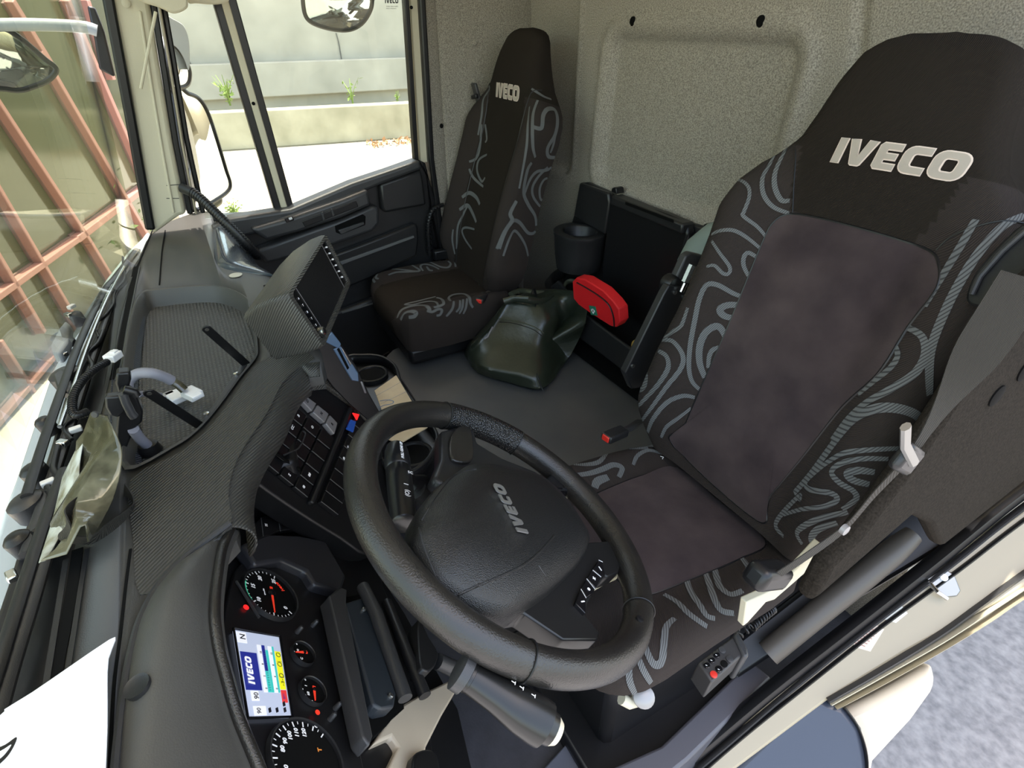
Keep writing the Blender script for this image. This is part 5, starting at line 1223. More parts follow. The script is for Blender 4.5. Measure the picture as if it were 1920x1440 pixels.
# ---- lower dash bulk, passenger footwell, console body
MB().prism([(-.26, -.03, .0), (-.26, .28, 0), (.93, .28, 0), (.93, .10, 0), (.62, .02, 0), (.30, -.06, 0), (.05, -.08, 0)], (0, 0, -1), .66).build('lower_body', 'black', dash, bevel=.01)
MB().prism([(-.26, .12, .0), (-.26, .28, 0), (-.86, .28, 0), (-.86, .14, 0)], (0, 0, -1), .52).build('lower_body', 'void', dash, bevel=.01)
bk = MB().prism([PD.px(x, y, -.052) for x, y in outer_px], V((0, 0, 1)), .03)

# ================================================================ STEERING
WC = CAM + V((.497, -.266, -.591)); wa, wb_ = .564, -.157
wn_ = V((math.sin(wb_), -math.sin(wa)*math.cos(wb_), math.cos(wa)*math.cos(wb_))).normalized()
PWH = Plane(WC, V((1, 0, -wn_.x/wn_.z)), V((0, 1, 0)))
if PWH.n.dot(wn_) < 0: pass
PWH.n = wn_; PWH.b = wn_.cross(PWH.a).normalized()
sw_ = empty('steering_wheel', WC, 'worn black leather steering wheel with thick rim and domed hub', 'steering wheel')
RW, rw = .2235, .0205
def wpt(ang, R_=RW, h=0.0): a = math.radians(ang); return WC + PWH.a*(math.cos(a)*R_) + PWH.b*(math.sin(a)*R_) + wn_*h
def arc_tube(a0, a1, r, name, m, n=60, parent=sw_, rr=None):
    b = MB(); rings = []
    for i in range(n+1):
        an = a0+(a1-a0)*i/n; c = wpt(an); o = (c-WC).normalized(); x = r if not rr else rr(i/n)
        rings.append([c + o*(math.cos(k*2*PI/20)*x) + wn_*(math.sin(k*2*PI/20)*x*1.08) for k in range(20)])
    full = abs(a1-a0) >= 359.9
    if full: rings[-1] = rings[0]
    return b.loft(rings, caps=(not full, not full)).build(name, m, parent, smooth=70)
def wang(x, y):
    p = HP(x, y, WC, wn_)-WC; return math.degrees(math.atan2(p.dot(PWH.b), p.dot(PWH.a)))
a_p1, a_p2 = wang(830, 775), wang(970, 820)
a_q1, a_q2 = wang(985, 1240), wang(1190, 1140)
print('wheel angles', a_p1, a_p2, a_q1, a_q2, wang(820, 790), wang(1150, 960), wang(1215, 1100))
rim = arc_tube(0, 360, rw, 'rim', 'leather', 140)
arc_tube(a_p2-0, a_p1+0, rw+.0012, 'grip_section', 'leather_perf', 40, rim)
for an in (a_p1, a_p2, a_q1, wang(1200, 1148)):
    b = MB(); c = wpt(an); t = wn_.cross((c-WC).normalized()); o = (c-WC).normalized()
    P = [c + o*math.cos(k*2*PI/28)*(rw+.0012) + wn_*math.sin(k*2*PI/28)*(rw*1.08+.0012) for k in range(29)]
    b.tube(P, .0011, 6, up=t); b.build('rim_joint', 'black', rim)
def wslab(name, pts, h0, h1, m, parent=sw_, smooth=0, bevel=.003, bseg=2, sight=None):
    if smooth: pts = spline(pts, smooth, True)
    s_ = h1 if sight is None else sight
    return MB().prism([HP(x, y, WC+wn_*s_, wn_)+wn_*(h1-s_) for x, y in pts], wn_, h1-h0).build(name, m, parent, bevel=bevel, bseg=bseg)
# spokes
z5 = lambda L: [(640+x/3, 720+y/3) for x, y in L]
spokeA = wslab('spoke', z5([(560, 260), (640, 240), (720, 235), (752, 262), (770, 330), (900, 410), (1100, 490), (1215, 590), (1100, 700), (700, 600), (560, 560), (520, 520), (560, 420)]), -.030, -.004, 'plastic', smooth=0, bevel=.012, bseg=3)
wslab('spoke_inlay', z5([(625, 420), (612, 330), (640, 255), (700, 228), (730, 255), (745, 350), (740, 420), (700, 440)]), -.006, .002, 'leather', spokeA, smooth=3, bevel=.003)
arm2 = wslab('spoke', z5([(1180, 500), (1235, 505), (1300, 560), (1305, 600), (1215, 590), (1190, 570), (1130, 560)]), -.020, -.002, 'gloss', bevel=.004)
podA = wslab('spoke', z5([(1350, 900), (1400, 890), (1530, 880), (1560, 940), (1578, 990), (1560, 1060), (1500, 1085), (1470, 985), (1430, 1130), (1380, 1230), (1372, 1290), (1455, 1395), (1440, 1415), (1260, 1410), (1040, 1285), (930, 1290), (1100, 1150), (1250, 1050)][:7]+[(1485, 1075), (1430, 1150), (1385, 1230), (1372, 1300), (1455, 1400), (1440, 1440), (1250, 1440), (1030, 1290), (900, 1310), (1000, 1180)]), -.030, -.002, mat('spoke_black', (.012, .012, .012), .38), bevel=.006)
wslab('spoke_insert', z5([(1195, 588), (1300, 602), (1275, 640), (1245, 636)]), -.03, -.022, 'cream', arm2, bevel=.002)
wslab('spoke_insert', z5([(1470, 1085), (1560, 1060), (1555, 1088), (1500, 1112), (1425, 1155)]), -.04, -.032, 'cream', podA, bevel=.002)
# keys on the near spoke
z6 = lambda L: [(1000+x/4, 1040+y/4) for x, y in L]
keys = [([(490, 40), (520, 55), (540, 150), (510, 165), (448, 110)], '-'), ([(445, 115), (508, 168), (468, 250), (405, 175)], '+'), ([(400, 180), (462, 258), (455, 285), (400, 320), (362, 250)], 'o'), ([(358, 258), (396, 325), (395, 370), (392, 440), (318, 362)], 'i')]
for q, s in keys:
    q = z6(q); kb_ = wslab('spoke_key', q, -.004, .004, 'gloss', podA, bevel=.001)
    cx = sum(p[0] for p in q)/len(q); cy = sum(p[1] for p in q)/len(q); c = HP(cx, cy, WC+wn_*.0045, wn_)
    mm_ = MB()
    if s == '+': mm_.box(c, (.006, .0016, .0004), Matrix((PWH.a, PWH.b, wn_)).transposed()); mm_.box(c, (.0016, .006, .0004), Matrix((PWH.a, PWH.b, wn_)).transposed())
    elif s == 'o': mm_.lathe(c, wn_, [(0, .0024), (.0004, .0024)], 14)
    else: mm_.box(c, (.0018 if s == 'i' else .007, .007 if s == 'i' else .0018, .0004), Matrix((PWH.a, PWH.b, wn_)).transposed())
    mm_.build('key_mark', lit, kb_, smooth=0)
    P = [HP(x, y, WC+wn_*.0042, wn_) for x, y in q[:2]]; MB().tube(P, .0005, 5).build('key_edge', 'white_ink', kb_)
# hub: domed airbag cover
hubp = z5([(430, 800), (440, 715), (490, 640), (560, 565), (650, 500), (700, 470), (770, 462), (900, 478), (1080, 518), (1190, 590), (1290, 700), (1365, 820), (1390, 890), (1335, 1000), (1230, 1110), (1100, 1210), (950, 1285), (800, 1265), (650, 1185), (530, 1095), (450, 960), (415, 880)])
HB = [HP(x, y, WC+wn_*.012, wn_) for x, y in spline(hubp, 4, True)]; hc = sum(HB, V((0, 0, 0)))/len(HB)
b = MB(); R = [[hc+(p-hc)*1.0-wn_*.035 for p in HB], [hc+(p-hc)*1.02-wn_*.006 for p in HB], [p for p in HB]]
for f, h in ((.985, .006), (.95, .011), (.88, .018), (.78, .024), (.66, .028), (.5, .031), (.3, .033), (.12, .034), (.02, .034)): R.append([hc+(p-hc)*f+wn_*h for p in HB])
hub = b.loft(R).build('airbag_cover', 'hub', sw_, smooth=70)
# crease across the cover and raised lettering
bv = BVHTree.FromPolygons(b.v, [f for f in b.f])
def on_hub(x, y, h=.0):
    d = ray(x, y); hit = bv.ray_cast(CAM, d); 
    return (hit[0], (hit[1] if hit[1].dot(d) < 0 else -hit[1])) if hit[0] else (HP(x, y, WC+wn_*.03, wn_), wn_)
def hub_line(name, pts, r, m):
    P = [on_hub(x, y)[0] for x, y in spline(pts, 6)]; return MB().tube(P, r, 6).build(name, m, hub)
hub_line('cover_crease', z5([(660, 1185), (780, 1130), (900, 1080), (1020, 1020), (1120, 940), (1200, 850)]), .0016, 'hub')
hub_line('cover_crease', z5([(435, 810), (470, 930), (530, 1080)]), .0008, 'plastic_mid')
hub_line('cover_crease', z5([(450, 770), (530, 640), (620, 530), (700, 490), (760, 480)]), .0012, 'hub')
PHb = Plane(WC+wn_*.045, PWH.a, PWH.b); PHb.n = wn_
c0 = on_hub(950, 965)[0]; hp_ = lambda x, y: HP(x, y, c0+wn_*.001, wn_)
pA, pB = hp_(978, 1002), hp_(930, 911); a_ = (pB-pA); lw_ = a_.length; a_.normalize(); bb = wn_.cross(a_).normalized()
pS = hp_(990, 996)
hgt = .0175
print('hub text', lw_, (hp_(990, 996)-hp_(962, 1006)).length)
tm = logo_mb(hp_(990, 1001), a_, bb, (hp_(990, 1001)-hp_(940, 909)).length*1.0, hgt*1.0, .0018, shear=.15, gap=.22)
tm.build('hub_lettering', mat('satin_chrome', (.62, .61, .60), .3, metal=.85), hub, smooth=0)
hub_line('cover_mark', [(1010, 1060), (1018, 1072), (1024, 1080)], .0006, 'plastic_mid')
MB().lathe(HP(1200, 1162, WC+wn_*.02, wn_), wn_, [(-.002, .006), (.0012, .006), (.002, .004)], 14).build('rim_button', 'black', rim)

# ---- column, shroud, stalks
sc_ = empty('steering_column', WC - wn_*.20, 'black steering column with shroud, two stalks and side levers', 'steering column')
ca = -wn_
b = MB(); rings = []
for t, ru, rv_ in ((.035, .050, .045), (.06, .055, .050), (.12, .052, .048), (.18, .045, .04)):
    c = WC + ca*t; rings.append([c + PWH.a*(math.cos(k*PI/12)*ru) + PWH.b*(math.sin(k*PI/12)*rv_) for k in range(24)])
b.loft(rings).build('shroud', 'plastic', sc_, smooth=60)
def stalk(name, p0, p1, rings_, m, lab=None, flat=1.0):
    p0 = V(p0); p1 = V(p1); d = (p1-p0); L = d.length; d.normalize(); a = d.cross(wn_).normalized(); n = a.cross(d)
    b = MB(); R = []
    for t, r in rings_: R.append([p0 + d*(L*t) + a*(math.cos(k*PI/10)*r) + n*(math.sin(k*PI/10)*r*flat) for k in range(20)])
    return b.loft(R).build(name, m, sc_, smooth=45), (p0, d, L, a, n if n.dot(CAM-p0) > 0 else -n)
M['gloss_soft'] = mat('stalk_grip', (.012, .012, .013), .28)
# upper stalk (gear stalk): behind the wheel
hS = -.045
def wq(x, y, h): return HP(x, y, WC+wn_*h, wn_)
s1, (p0, d_, L_s, a_s, n_s) = stalk('gear_stalk', wq(758, 985, hS), wq(742, 838, hS), [(0, .014), (.02, .0175), (.10, .0175), (.5, .0185), (.66, .0185), (.67, .0172), (.68, .0188), (.8, .0192), (.93, .0175), (.985, .015), (1, .010)], 'gloss_soft')
def st_pt(t, off=0, h=.0): return p0 + d_*(L_s*t) + a_s*off + n_s*(.0188+h)
sgn = -1 if a_s.dot(cR) > 0 else 1
tt = text_mb('PULL GEAR UP', st_pt(.70, .000, .0006), d_, n_s.cross(d_), width=.038, height=.0045, bold=.02, th=.0003); tt.build('stalk_text', lit, s1, smooth=0)
tt = text_mb('SC', st_pt(.52, .004, -.0003), n_s.cross(d_)*-1, d_, height=.005, th=.0003); merge(tt, text_mb('I', st_pt(.36, .002, -.0003), d_, n_s.cross(d_), height=.007, th=.0003)); merge(tt, text_mb('(O)', st_pt(.22, .004, -.0003), d_, n_s.cross(d_), height=.009, width=.012, th=.0003)); tt.build('stalk_marks', lit, s1, smooth=0)
MB().tube([wq(772, 905, hS-.01), wq(795, 905, hS-.015)], .012, 14).build('stalk_pivot', 'black', s1)
MB().tube([wq(780, 915, hS-.02), wq(796, 925, hS-.03)], .017, 14).build('pivot_cap', 'plastic', s1)
# lower stalk (light and wiper stalk), toward the door
hS2 = -.035
s2, (p0, d_, L_s, a_s, n_s) = stalk('light_stalk', wq(872, 1262, hS2), wq(1040, 1372, hS2), [(0, .0165), (.06, .0175), (.065, .0165), (.35, .0185), (.50, .021), (.62, .023), (.80, .024), (.88, .0235), (.9, .018), (.97, .0165), (1, .009)], mat('stalk_black', (.010, .010, .010), .3))
MB().lathe(p0 + d_*-.002, d_, [(-.008, .016), (-.006, .0215), (.004, .0215), (.006, .0165)], 22).build('stalk_collar', 'plastic_mid', s2)
MB().lathe(p0 + d_*(L_s*1.0), d_, [(-.02, .0165), (-.003, .016), (.004, .012), (.006, .003)], 22).build('end_button', 'cream', s2)
tt = MB()
for t, s in ((.22, 'S'), (.38, 'T'), (.47, 'T'), (.60, 'T')): merge(tt, text_mb(s, p0 + d_*(L_s*t) + n_s*.0235 - a_s*.004, n_s.cross(d_)*-1, d_, height=.005, bold=.02, th=.0003))
tt.build('stalk_marks', lit, s2, smooth=0)
# recess with the blue-black support and dark lever beside the column
rc = slab('knee_panel', PC_, [(600, 1100), (690, 1040), (760, 1150), (860, 1330), (900, 1500), (720, 1560), (660, 1400)], -.05, -.02, 'black', sc_, bevel=.004)
PL2 = Plane(PC_.px(700, 1250, .012), PC_.a, PC_.b)
slab('recess_frame', PL2, [(617, 1117), (638, 1100), (652, 1105), (650, 1130), (700, 1380), (694, 1398), (680, 1380)], -.01, .014, 'plastic_mid', sc_, bevel=.003)
slab('recess_floor', PL2, [(635, 1120), (700, 1110), (760, 1330), (700, 1385)], -.03, -.012, 'void', sc_)
slab('support_block', PL2, [(646, 1130), (685, 1118), (744, 1300), (740, 1325), (716, 1330), (700, 1320)], -.012, .010, mat('blue_black_plastic', (.022, .028, .036), .45), sc_, bevel=.004)
MB().tube([PL2.px(680, 1100, .016), PL2.px(705, 1150, .02), PL2.px(760, 1310, .012)], .011, 16).build('dark_lever', 'plastic_mid', sc_)
MB().tube([PL2.px(725, 1130, .0), PL2.px(765, 1230, .012), PL2.px(797, 1305, .010)], .010, 14).build('side_rail', 'plastic', sc_)
for x, y in ((682, 1143), (732, 1305)): MB().lathe(PL2.px(x, y, .011), PL2.n, [(-.001, .0042), (.002, .0042), (.003, .003)], 14).build('screw', 'steel', sc_)
slab('adjust_cover', PL2, spline([(785, 1160), (805, 1195), (822, 1225), (815, 1250), (800, 1258), (788, 1240)], 3, True), 0, .03, 'plastic', sc_, bevel=.006)
MB().tube([PL2.px(820, 1240, .02), PL2.px(870, 1262, .02)], .014, 14).build('column_boss', 'plastic_mid', sc_)
# lit beige bracket under the column, and floor pieces
br = slab('beige_bracket', Plane(PC_.px(760, 1320, .0), PC_.a, PC_.b), [(700, 1395), (740, 1330), (790, 1300), (850, 1272), (865, 1280), (830, 1340), (800, 1400), (795, 1440), (790, 1500), (700, 1500), (748, 1400), (735, 1380)], -.02, 0, mat('beige_bracket', (.50, .43, .33), .5), None, bevel=.004); tag(br, 'beige sheet bracket under the steering column at bottom of view', 'bracket')
pedal = slab('pedal', Plane(PC_.px(800, 1400, .015), PC_.a, PC_.b), spline([(775, 1425), (790, 1405), (815, 1408), (826, 1440), (822, 1500), (780, 1500)], 3, True), -.02, 0, 'black', None, bevel=.004); tag(pedal, 'black rounded pedal pad below the steering column', 'pedal')
fc = tag(MB().box((-.86, -.30, .04), (.02, .30, .02)).build('kick_strip', 'plastic', bevel=.004), 'thin dark strip on the cab floor edge beside the driver seat', 'strip')
fl = empty('floor_bracket', H(1180, 1400, 'z', .02), 'studded dark metal floor plate in front of the driver seat', 'floor plate')
PF0 = Plane((0, 0, .03), (1, 0, 0), (0, 1, 0))
slab('plate', PF0, [(1020, 1440), (1120, 1330), (1165, 1330), (1230, 1400), (1260, 1480), (1000, 1480)], -.025, 0, mat('slate_plate', (.10, .11, .14), .5), fl, bevel=.003)
for i in range(3):
    for j in range(4): MB().lathe(PF0.px(1110+j*14+i*14, 1380+i*16-j*6, 0), (0, 0, 1), [(0, .007), (.002, .006), (.003, .003)], 12).build('stud', 'plastic', fl)
# side console next to the driver's seat with seat switches
sp = empty('seat_switch_panel', H(1355, 1210, 'z', .34), 'black seat adjustment switch panel with round keys and one red key', 'switch panel')
PSW = Plane((0.0, 0, .445), (1, 0, .10), (0, 1, .0))
slab('panel', PSW, z6([(1235, 810), (1500, 610), (1570, 750), (1340, 960)]), -.06, 0, mat('switch_grey', (.035, .033, .033), .45), sp, bevel=.003)
slab('panel_end', PSW, z6([(1500, 600), (1530, 560), (1610, 700), (1620, 760), (1580, 770)]), -.08, .005, 'plastic_mid', sp, bevel=.004)
for (x, y), m_ in zip(((1298, 830), (1335, 792), (1372, 752), (1415, 718), (1390, 860), (1430, 820), (1472, 785), (1352, 900)), ('gloss', 'gloss', 'gloss', 'plastic_mid', 'gloss', 'void', 'plastic_mid', 'red')):
    p = z6([(x, y)])[0]; kb_ = MB().lathe(PSW.px(*p, 0), PSW.n, [(0, .0062), (.002, .006), (.0026, .004)], 18).build('round_key', m_, sp)
    if m_ == 'gloss': MB().box(PSW.px(*p, .0027), (.003, .0012, .0005), Matrix.Rotation(.6, 3, 'Z')).build('key_mark', 'white_ink', kb_, smooth=0)
cc = MB(); pts = []
A_, B2_ = H(1382, 1192, 'z', .39), H(1440, 1158, 'z', .40)
for i in range(240):
    t = i/239; c = A_.lerp(B2_, t*1.0)+V((0, -.05*math.sin(t*PI*1.3), .02*math.sin(t*PI))); an = t*2*PI*22
    pts.append(c + V((.007*math.cos(an), 0, .007*math.sin(an))) )
cc.tube(pts, .0018, 6); tag(cc.build('coiled_hose', 'black'), 'coiled black air hose beside the rear corner of the driver seat', 'hose')

# ================================================================ MIDDLE OF THE CAB
PT_ = Plane((0, 0, .30), (1, 0, 0), (0, 1, 0))
ec = empty('engine_cover', (.2, -.8, 0), 'wide engine tunnel cover with grey rubber mat between the seats', 'engine cover')
mat_px = [(716, 676), (735, 656), (760, 645), (850, 622), (905, 606), (960, 590), (1020, 560), (1060, 560), (1120, 600), (1165, 640), (1215, 690), (1230, 760), (1240, 830), (1180, 850), (1100, 870), (1000, 900), (850, 870), (830, 830), (800, 785), (768, 735), (745, 700)]
def clampy(P, lim): return [V((p.x, max(p.y, lim), p.z)) for p in P]
MB().prism(clampy([PT_.px(x, y) for x, y in mat_px], -1.165), (0, 0, 1), .015).build('rubber_mat', 'rubber', ec, bevel=.006, bseg=3)
MB().prism(clampy([H(x, y, 'z', .284) for x, y in [(722, 680), (740, 662), (850, 626), (1020, 566), (1110, 600), (1230, 700), (1240, 840), (1000, 910), (850, 880), (830, 840), (768, 745)]], -1.165), (0, 0, 1), .27).build('tunnel_body', 'black', ec, bevel=.01)
# storage unit on the rear wall
PB1 = Plane((0, -1.175, 0), (-1, 0, 0), (0, 0, 1))
su = empty('storage_unit', (.25, -1.17, .45), 'black moulded storage unit with cup holder and open bin on the rear wall', 'storage unit')
slab('back_panel', PB1, [(1075, 405), (1086, 343), (1100, 342), (1145, 362), (1150, 366), (1260, 408), (1330, 430), (1345, 470), (1300, 720), (1200, 720), (1060, 560), (1050, 480)], -.02, 0, 'plastic', su, bevel=.006)
slab('raised_cover', PB1, [(1142, 378), (1152, 368), (1250, 402), (1285, 418), (1290, 440), (1240, 620), (1215, 625), (1130, 545), (1128, 500)], 0, .03, 'black', su, bevel=.008, bseg=3)
slab('top_ledge', PB1, [(1146, 366), (1160, 372), (1280, 420), (1278, 440), (1143, 384)], .0, .045, 'plastic', su, bevel=.006)
slab('ledge_slot', PB1, [(1172, 378), (1262, 412), (1262, 418), (1172, 384)], .045, .048, 'void', su, bevel=.001)
for x, y in ((1151, 362), (1323, 430)): slab('fixing_lug', PB1, [(x-5, y-2), (x-4, y-9), (x, y-11), (x+4, y-9), (x+5, y+2)], -.01, .02, 'black', su, bevel=.002)
MB().lathe(PB1.px(1101, 390, 0), PB1.n, [(0, .009), (.002, .009), (.003, .006)], 16).build('screw_cover', 'void', su)
# cup holder
cc_ = H(1088, 430, 'y', -1.115); rc_ = .072; KR = 1.28
def crow(z, r, flat=True):
    P = []
    for k in range(32):
        a = k*2*PI/32; x = cc_.x + math.cos(a)*r*KR; y = cc_.y + math.sin(a)*r*.95*KR
        P.append(V((x, max(y, -1.19), z)))
    return P
ch = MB().loft([crow(.565, .052), crow(.572, .062), crow(.62, .068), crow(.685, .071), crow(.692, .074), crow(.700, .074), crow(.703, .070), crow(.702, .050), crow(.698, .046), crow(.60, .042), crow(.59, .01)]).build('cup_holder', 'plastic', su, smooth=50)
slab('cup_bracket', PB1, [(1075, 405), (1086, 343), (1140, 362), (1142, 380), (1135, 430), (1133, 440), (1085, 412)], 0, .02, 'plastic', su, bevel=.006)
# open bin under it
bn = MB()
PBf = Plane((0, -1.03, 0), (-1, 0, 0), (0, 0, 1))
fp = [PBf.px(x, y) for x, y in ((1030, 545), (1100, 590), (1210, 662), (1260, 700), (1260, 790), (1180, 700), (1070, 620), (1040, 580))]
slab('bin_front', PBf, [(1032, 536), (1045, 526), (1096, 590), (1195, 664), (1260, 700), (1270, 800), (1180, 705), (1080, 630), (1050, 590)], -.012, 0, 'plastic', su, bevel=.005)
zb = .33
MB().prism([(.60, -1.03, zb), (-.25, -1.03, zb), (-.25, -1.18, zb), (.60, -1.18, zb)], (0, 0, 1), .02).build('bin_floor', 'void', su)
MB().prism([(.60, -1.03, .42), (.60, -1.18, .42), (.60, -1.18, .30), (.60, -1.03, .30)], (1, 0, 0), .012).build('bin_end', 'plastic', su, bevel=.004)
MB().tube([H(1035, 548, 'y', -1.06), H(1030, 532, 'y', -1.09), H(1040, 520, 'y', -1.13), H(1052, 512, 'y', -1.16)], .018, 14, flat=1.3).build('bin_shoulder', 'plastic', su)
# first aid pouch
PFA = Plane((0, -1.09, 0), (-1, .0, 0), (0, .18, 1))
fa_ = empty('first_aid_pouch', PFA.px(1118, 570), 'red zipped first aid pouch standing in the black bin', 'pouch')
fo = [(1073, 528), (1080, 521), (1096, 524), (1130, 545), (1150, 566), (1160, 580), (1162, 604), (1155, 614), (1145, 612), (1110, 590), (1085, 572), (1075, 560)]
slab('pouch_body', PFA, fo, -.035, 0, 'red_cloth', fa_, bevel=.004, bseg=3)
MB().tube([PFA.px(x, y, .001) for x, y in spline([(1082, 530), (1100, 540), (1125, 556), (1142, 572), (1150, 592), (1152, 612)], 5)], .0035, 8, flat=.6).build('zip', 'black', fa_)
q = [(1104, 573), (1116, 575), (1120, 592), (1108, 590)]
gs = slab('green_badge', PFA, q, 0, .0015, 'green', fa_, bevel=0)
cx, cy = 1112, 582.5; cP = PFA.px(cx, cy, .002)
x_ = MB().box(cP, (.018, .0012, .007), Matrix.Rotation(.15, 3, 'Y')); x_.box(cP, (.007, .0012, .018), Matrix.Rotation(.15, 3, 'Y')); x_.build('white_cross', 'white_paper' if 'white_paper' in M else 'white', gs)
yb = MB().lathe(H(1197, 648, 'y', -1.10), (0, .4, 1), [(-.02, .02), (.0, .024), (.012, .020), (.018, .008)], 16); tag(yb.build('yellow_object', 'yellow', smooth=60), 'small yellow rounded object lying in the rear bin', 'object')
# grey-green rolled thing behind the seat shoulder
gr = MB().tube([H(1300, 500, 'y', -1.08), H(1315, 470, 'y', -1.10), H(1340, 450, 'y', -1.12), H(1380, 440, 'y', -1.13)], .045, 18); tag(gr.build('rolled_cloth', mat('grey_green_cloth', (.22, .27, .25), .8)), 'pale grey green rolled cloth wedged behind the driver seat', 'cloth')

# ---- bag
bag = empty('shoulder_bag', (.37, -.92, .30), 'slouching dark olive leather bag standing on the rubber mat', 'bag')
base = [(.50, -.70), (.40, -.70), (.28, -.755), (.17, -.82), (.22, -.90), (.34, -1.0), (.46, -1.08), (.55, -1.0), (.56, -.86)]
basep = [(876, 665), (880, 690), (900, 705), (950, 722), (1020, 737), (1060, 690), (1085, 640), (1092, 600), (1000, 600), (900, 625)]
def HB_(x, y, z):
    p = H(x, y, 'z', z); return p if p.y > -1.01 else H(x, y, 'y', -1.01)
Bz = [HB_(x, y, .305) for x, y in basep]
def lift(pts, y):  return pts
lv1 = [HB_(x, y, .35) for x, y in ((876, 650), (882, 672), (905, 690), (960, 702), (1012, 706), (1060, 655), (1090, 600), (1096, 572), (1000, 575), (900, 610))]
lv2 = [HB_(x, y, .41) for x, y in ((885, 645), (900, 640), (930, 640), (975, 645), (1015, 645), (1060, 610), (1090, 572), (1098, 550), (1010, 552), (920, 600))]
lv3 = [HB_(x, y, .47) for x, y in ((925, 605), (935, 595), (955, 595), (985, 602), (1025, 605), (1055, 585), (1075, 560), (1080, 545), (1010, 545), (945, 575))]
lv4 = [HB_(x, y, .52) for x, y in ((944, 566), (950, 562), (965, 562), (990, 566), (1012, 568), (1030, 562), (1045, 552), (1040, 545), (1005, 543), (955, 556))]
def yl(L): return [V(p) if p.y > -1.012 else p for p in L]
b = MB(); R = []
for k, (lv, ) in enumerate(((Bz,), (lv1,), (lv2,), (lv3,), (lv4,))): R.append([V(p) for p in spline([tuple(p) for p in lv], 5, True)])
RR = []
n0 = len(R[0])
for i in range(len(R)-1):
    for s in range(4):
        f = s/4; RR.append([R[i][j].lerp(R[i+1][j], f) for j in range(n0)])
RR.append(R[-1])
import mathutils
for i, r in enumerate(RR):
    c = sum(r, V((0, 0, 0)))/n0
    for j in range(n0):
        nz = mathutils.noise.noise(V((r[j].x*14, r[j].y*14, r[j].z*18)))
        nz2 = mathutils.noise.noise(V((r[j].x*30+5, r[j].y*30, r[j].z*12)))
        r[j] = r[j] + (r[j]-c).normalized()*(nz*.012+nz2*.006)*(1 if 0 < i else 0)
b.loft(RR); bodyb = b.build('bag_body', 'olive', bag, smooth=75, sub=1)
bvb = BVHTree.FromPolygons(b.v, b.f)
def on(bvh, x, y, off=.002):
    d = ray(x, y); h = bvh.ray_cast(CAM, d)
    if not h[0]: return None
    n = h[1] if h[1].dot(d) < 0 else -h[1]; return h[0]+n*off
def bline(name, pts, r, m, parent, off=.0015, bvh=bvb):
    P = [on(bvh, x, y, off) for x, y in spline(pts, 5)]; P = [p for p in P if p]
    if len(P) > 2: return MB().tube(P, r, 6).build(name, m, parent)
bline('seam', [(935, 598), (960, 600), (1000, 612), (1020, 625)], .0018, 'olive_cloth', bodyb)
bline('seam', [(936, 604), (962, 606), (998, 617), (1016, 630)], .0012, 'black', bodyb)
bline('seam', [(1018, 733), (1010, 712), (1006, 700)], .0018, 'black', bodyb)
# folded rim, flap, straps
MB().tube([H(x, y, 'z', z) for x, y, z in ((945, 566, .52), (965, 560, .53), (990, 562, .535), (1015, 566, .52), (1035, 560, .51), (1050, 550, .50))], .008, 10, flat=1.6).build('rim_fold', 'olive', bag)
fl_ = MB(); A1 = [H(x, y, 'z', z) for x, y, z in ((1050, 548, .49), (1062, 545, .48), (1078, 545, .46), (1092, 552, .44))]; A2 = [H(x, y, 'z', z) for x, y, z in ((1048, 640, .36), (1066, 620, .36), (1080, 600, .35), (1092, 590, .34))]
fl_.loft([A1, [a.lerp(c, .3)+V((-.01, .02, 0)) for a, c in zip(A1, A2)], [a.lerp(c, .65)+V((.0, .01, .0)) for a, c in zip(A1, A2)], A2], close=False); fl_.build('side_flap', 'olive', bag, smooth=80, solid=.006)
MB().tube([V(p) for p in spline([tuple(H(x, y, 'z', z)) for x, y, z in ((1050, 555, .50), (1062, 530, .52), (1078, 528, .52), (1088, 545, .47), (1090, 590, .40), (1078, 630, .36))], 6)], .006, 10, flat=1.5).build('strap_loop', 'olive_cloth', bag)
MB().tube([V(p) for p in spline([tuple(H(x, y, 'z', z)) for x, y, z in ((1045, 560, .49), (1062, 568, .48), (1074, 590, .43), (1070, 605, .40))], 6)], .005, 10, flat=1.5).build('strap_loop', 'black', bag)
MB().tube([V(p) for p in spline([tuple(H(x, y, 'z', z)) for x, y, z in ((1000, 552, .53), (1002, 545, .54), (1006, 560, .53), (1002, 580, .50))], 6)], .008, 8, flat=.35).build('closing_strap', 'black', bag)
MB().tube([V(p) for p in spline([tuple(H(x, y, 'z', z)) for x, y, z in ((958, 552, .50), (975, 545, .50), (1000, 548, .52), (1040, 550, .50), (1052, 545, .50))], 6)], .012, 10, flat=.7).build('top_roll', 'olive_cloth', bag)
MB().tube([V(p) for p in spline([tuple(H(x, y, 'z', z)) for x, y, z in ((882, 622, .32), (884, 606, .34), (900, 592, .36), (925, 588, .40), (950, 582, .44))], 6)], .010, 8, flat=.35).build('shoulder_strap', 'black', bag)
MB().tube([V(p) for p in spline([tuple(H(x, y, 'z', z)) for x, y, z in ((882, 610, .33), (886, 632, .32), (905, 636, .34), (925, 612, .38))], 6)], .010, 8, flat=.35).build('shoulder_strap', 'black', bag)
MB().box(H(885, 618, 'z', .335), (.03, .02, .016), Matrix.Rotation(.5, 3, 'Z')).build('strap_buckle', 'gloss', bag, bevel=.004)
MB().tube([on(bvb, x, y, .004) or H(x, y, 'z', .42) for x, y in ((922, 612), (914, 632), (908, 636))], .003, 8).build('zip_pull', 'silver', bag)
sn = MB().tube([V(p) for p in spline([tuple(H(x, y, 'z', z)) for x, y, z in ((1015, 725, .31), (1008, 700, .35), (1003, 690, .37))], 4)], .002, 6)
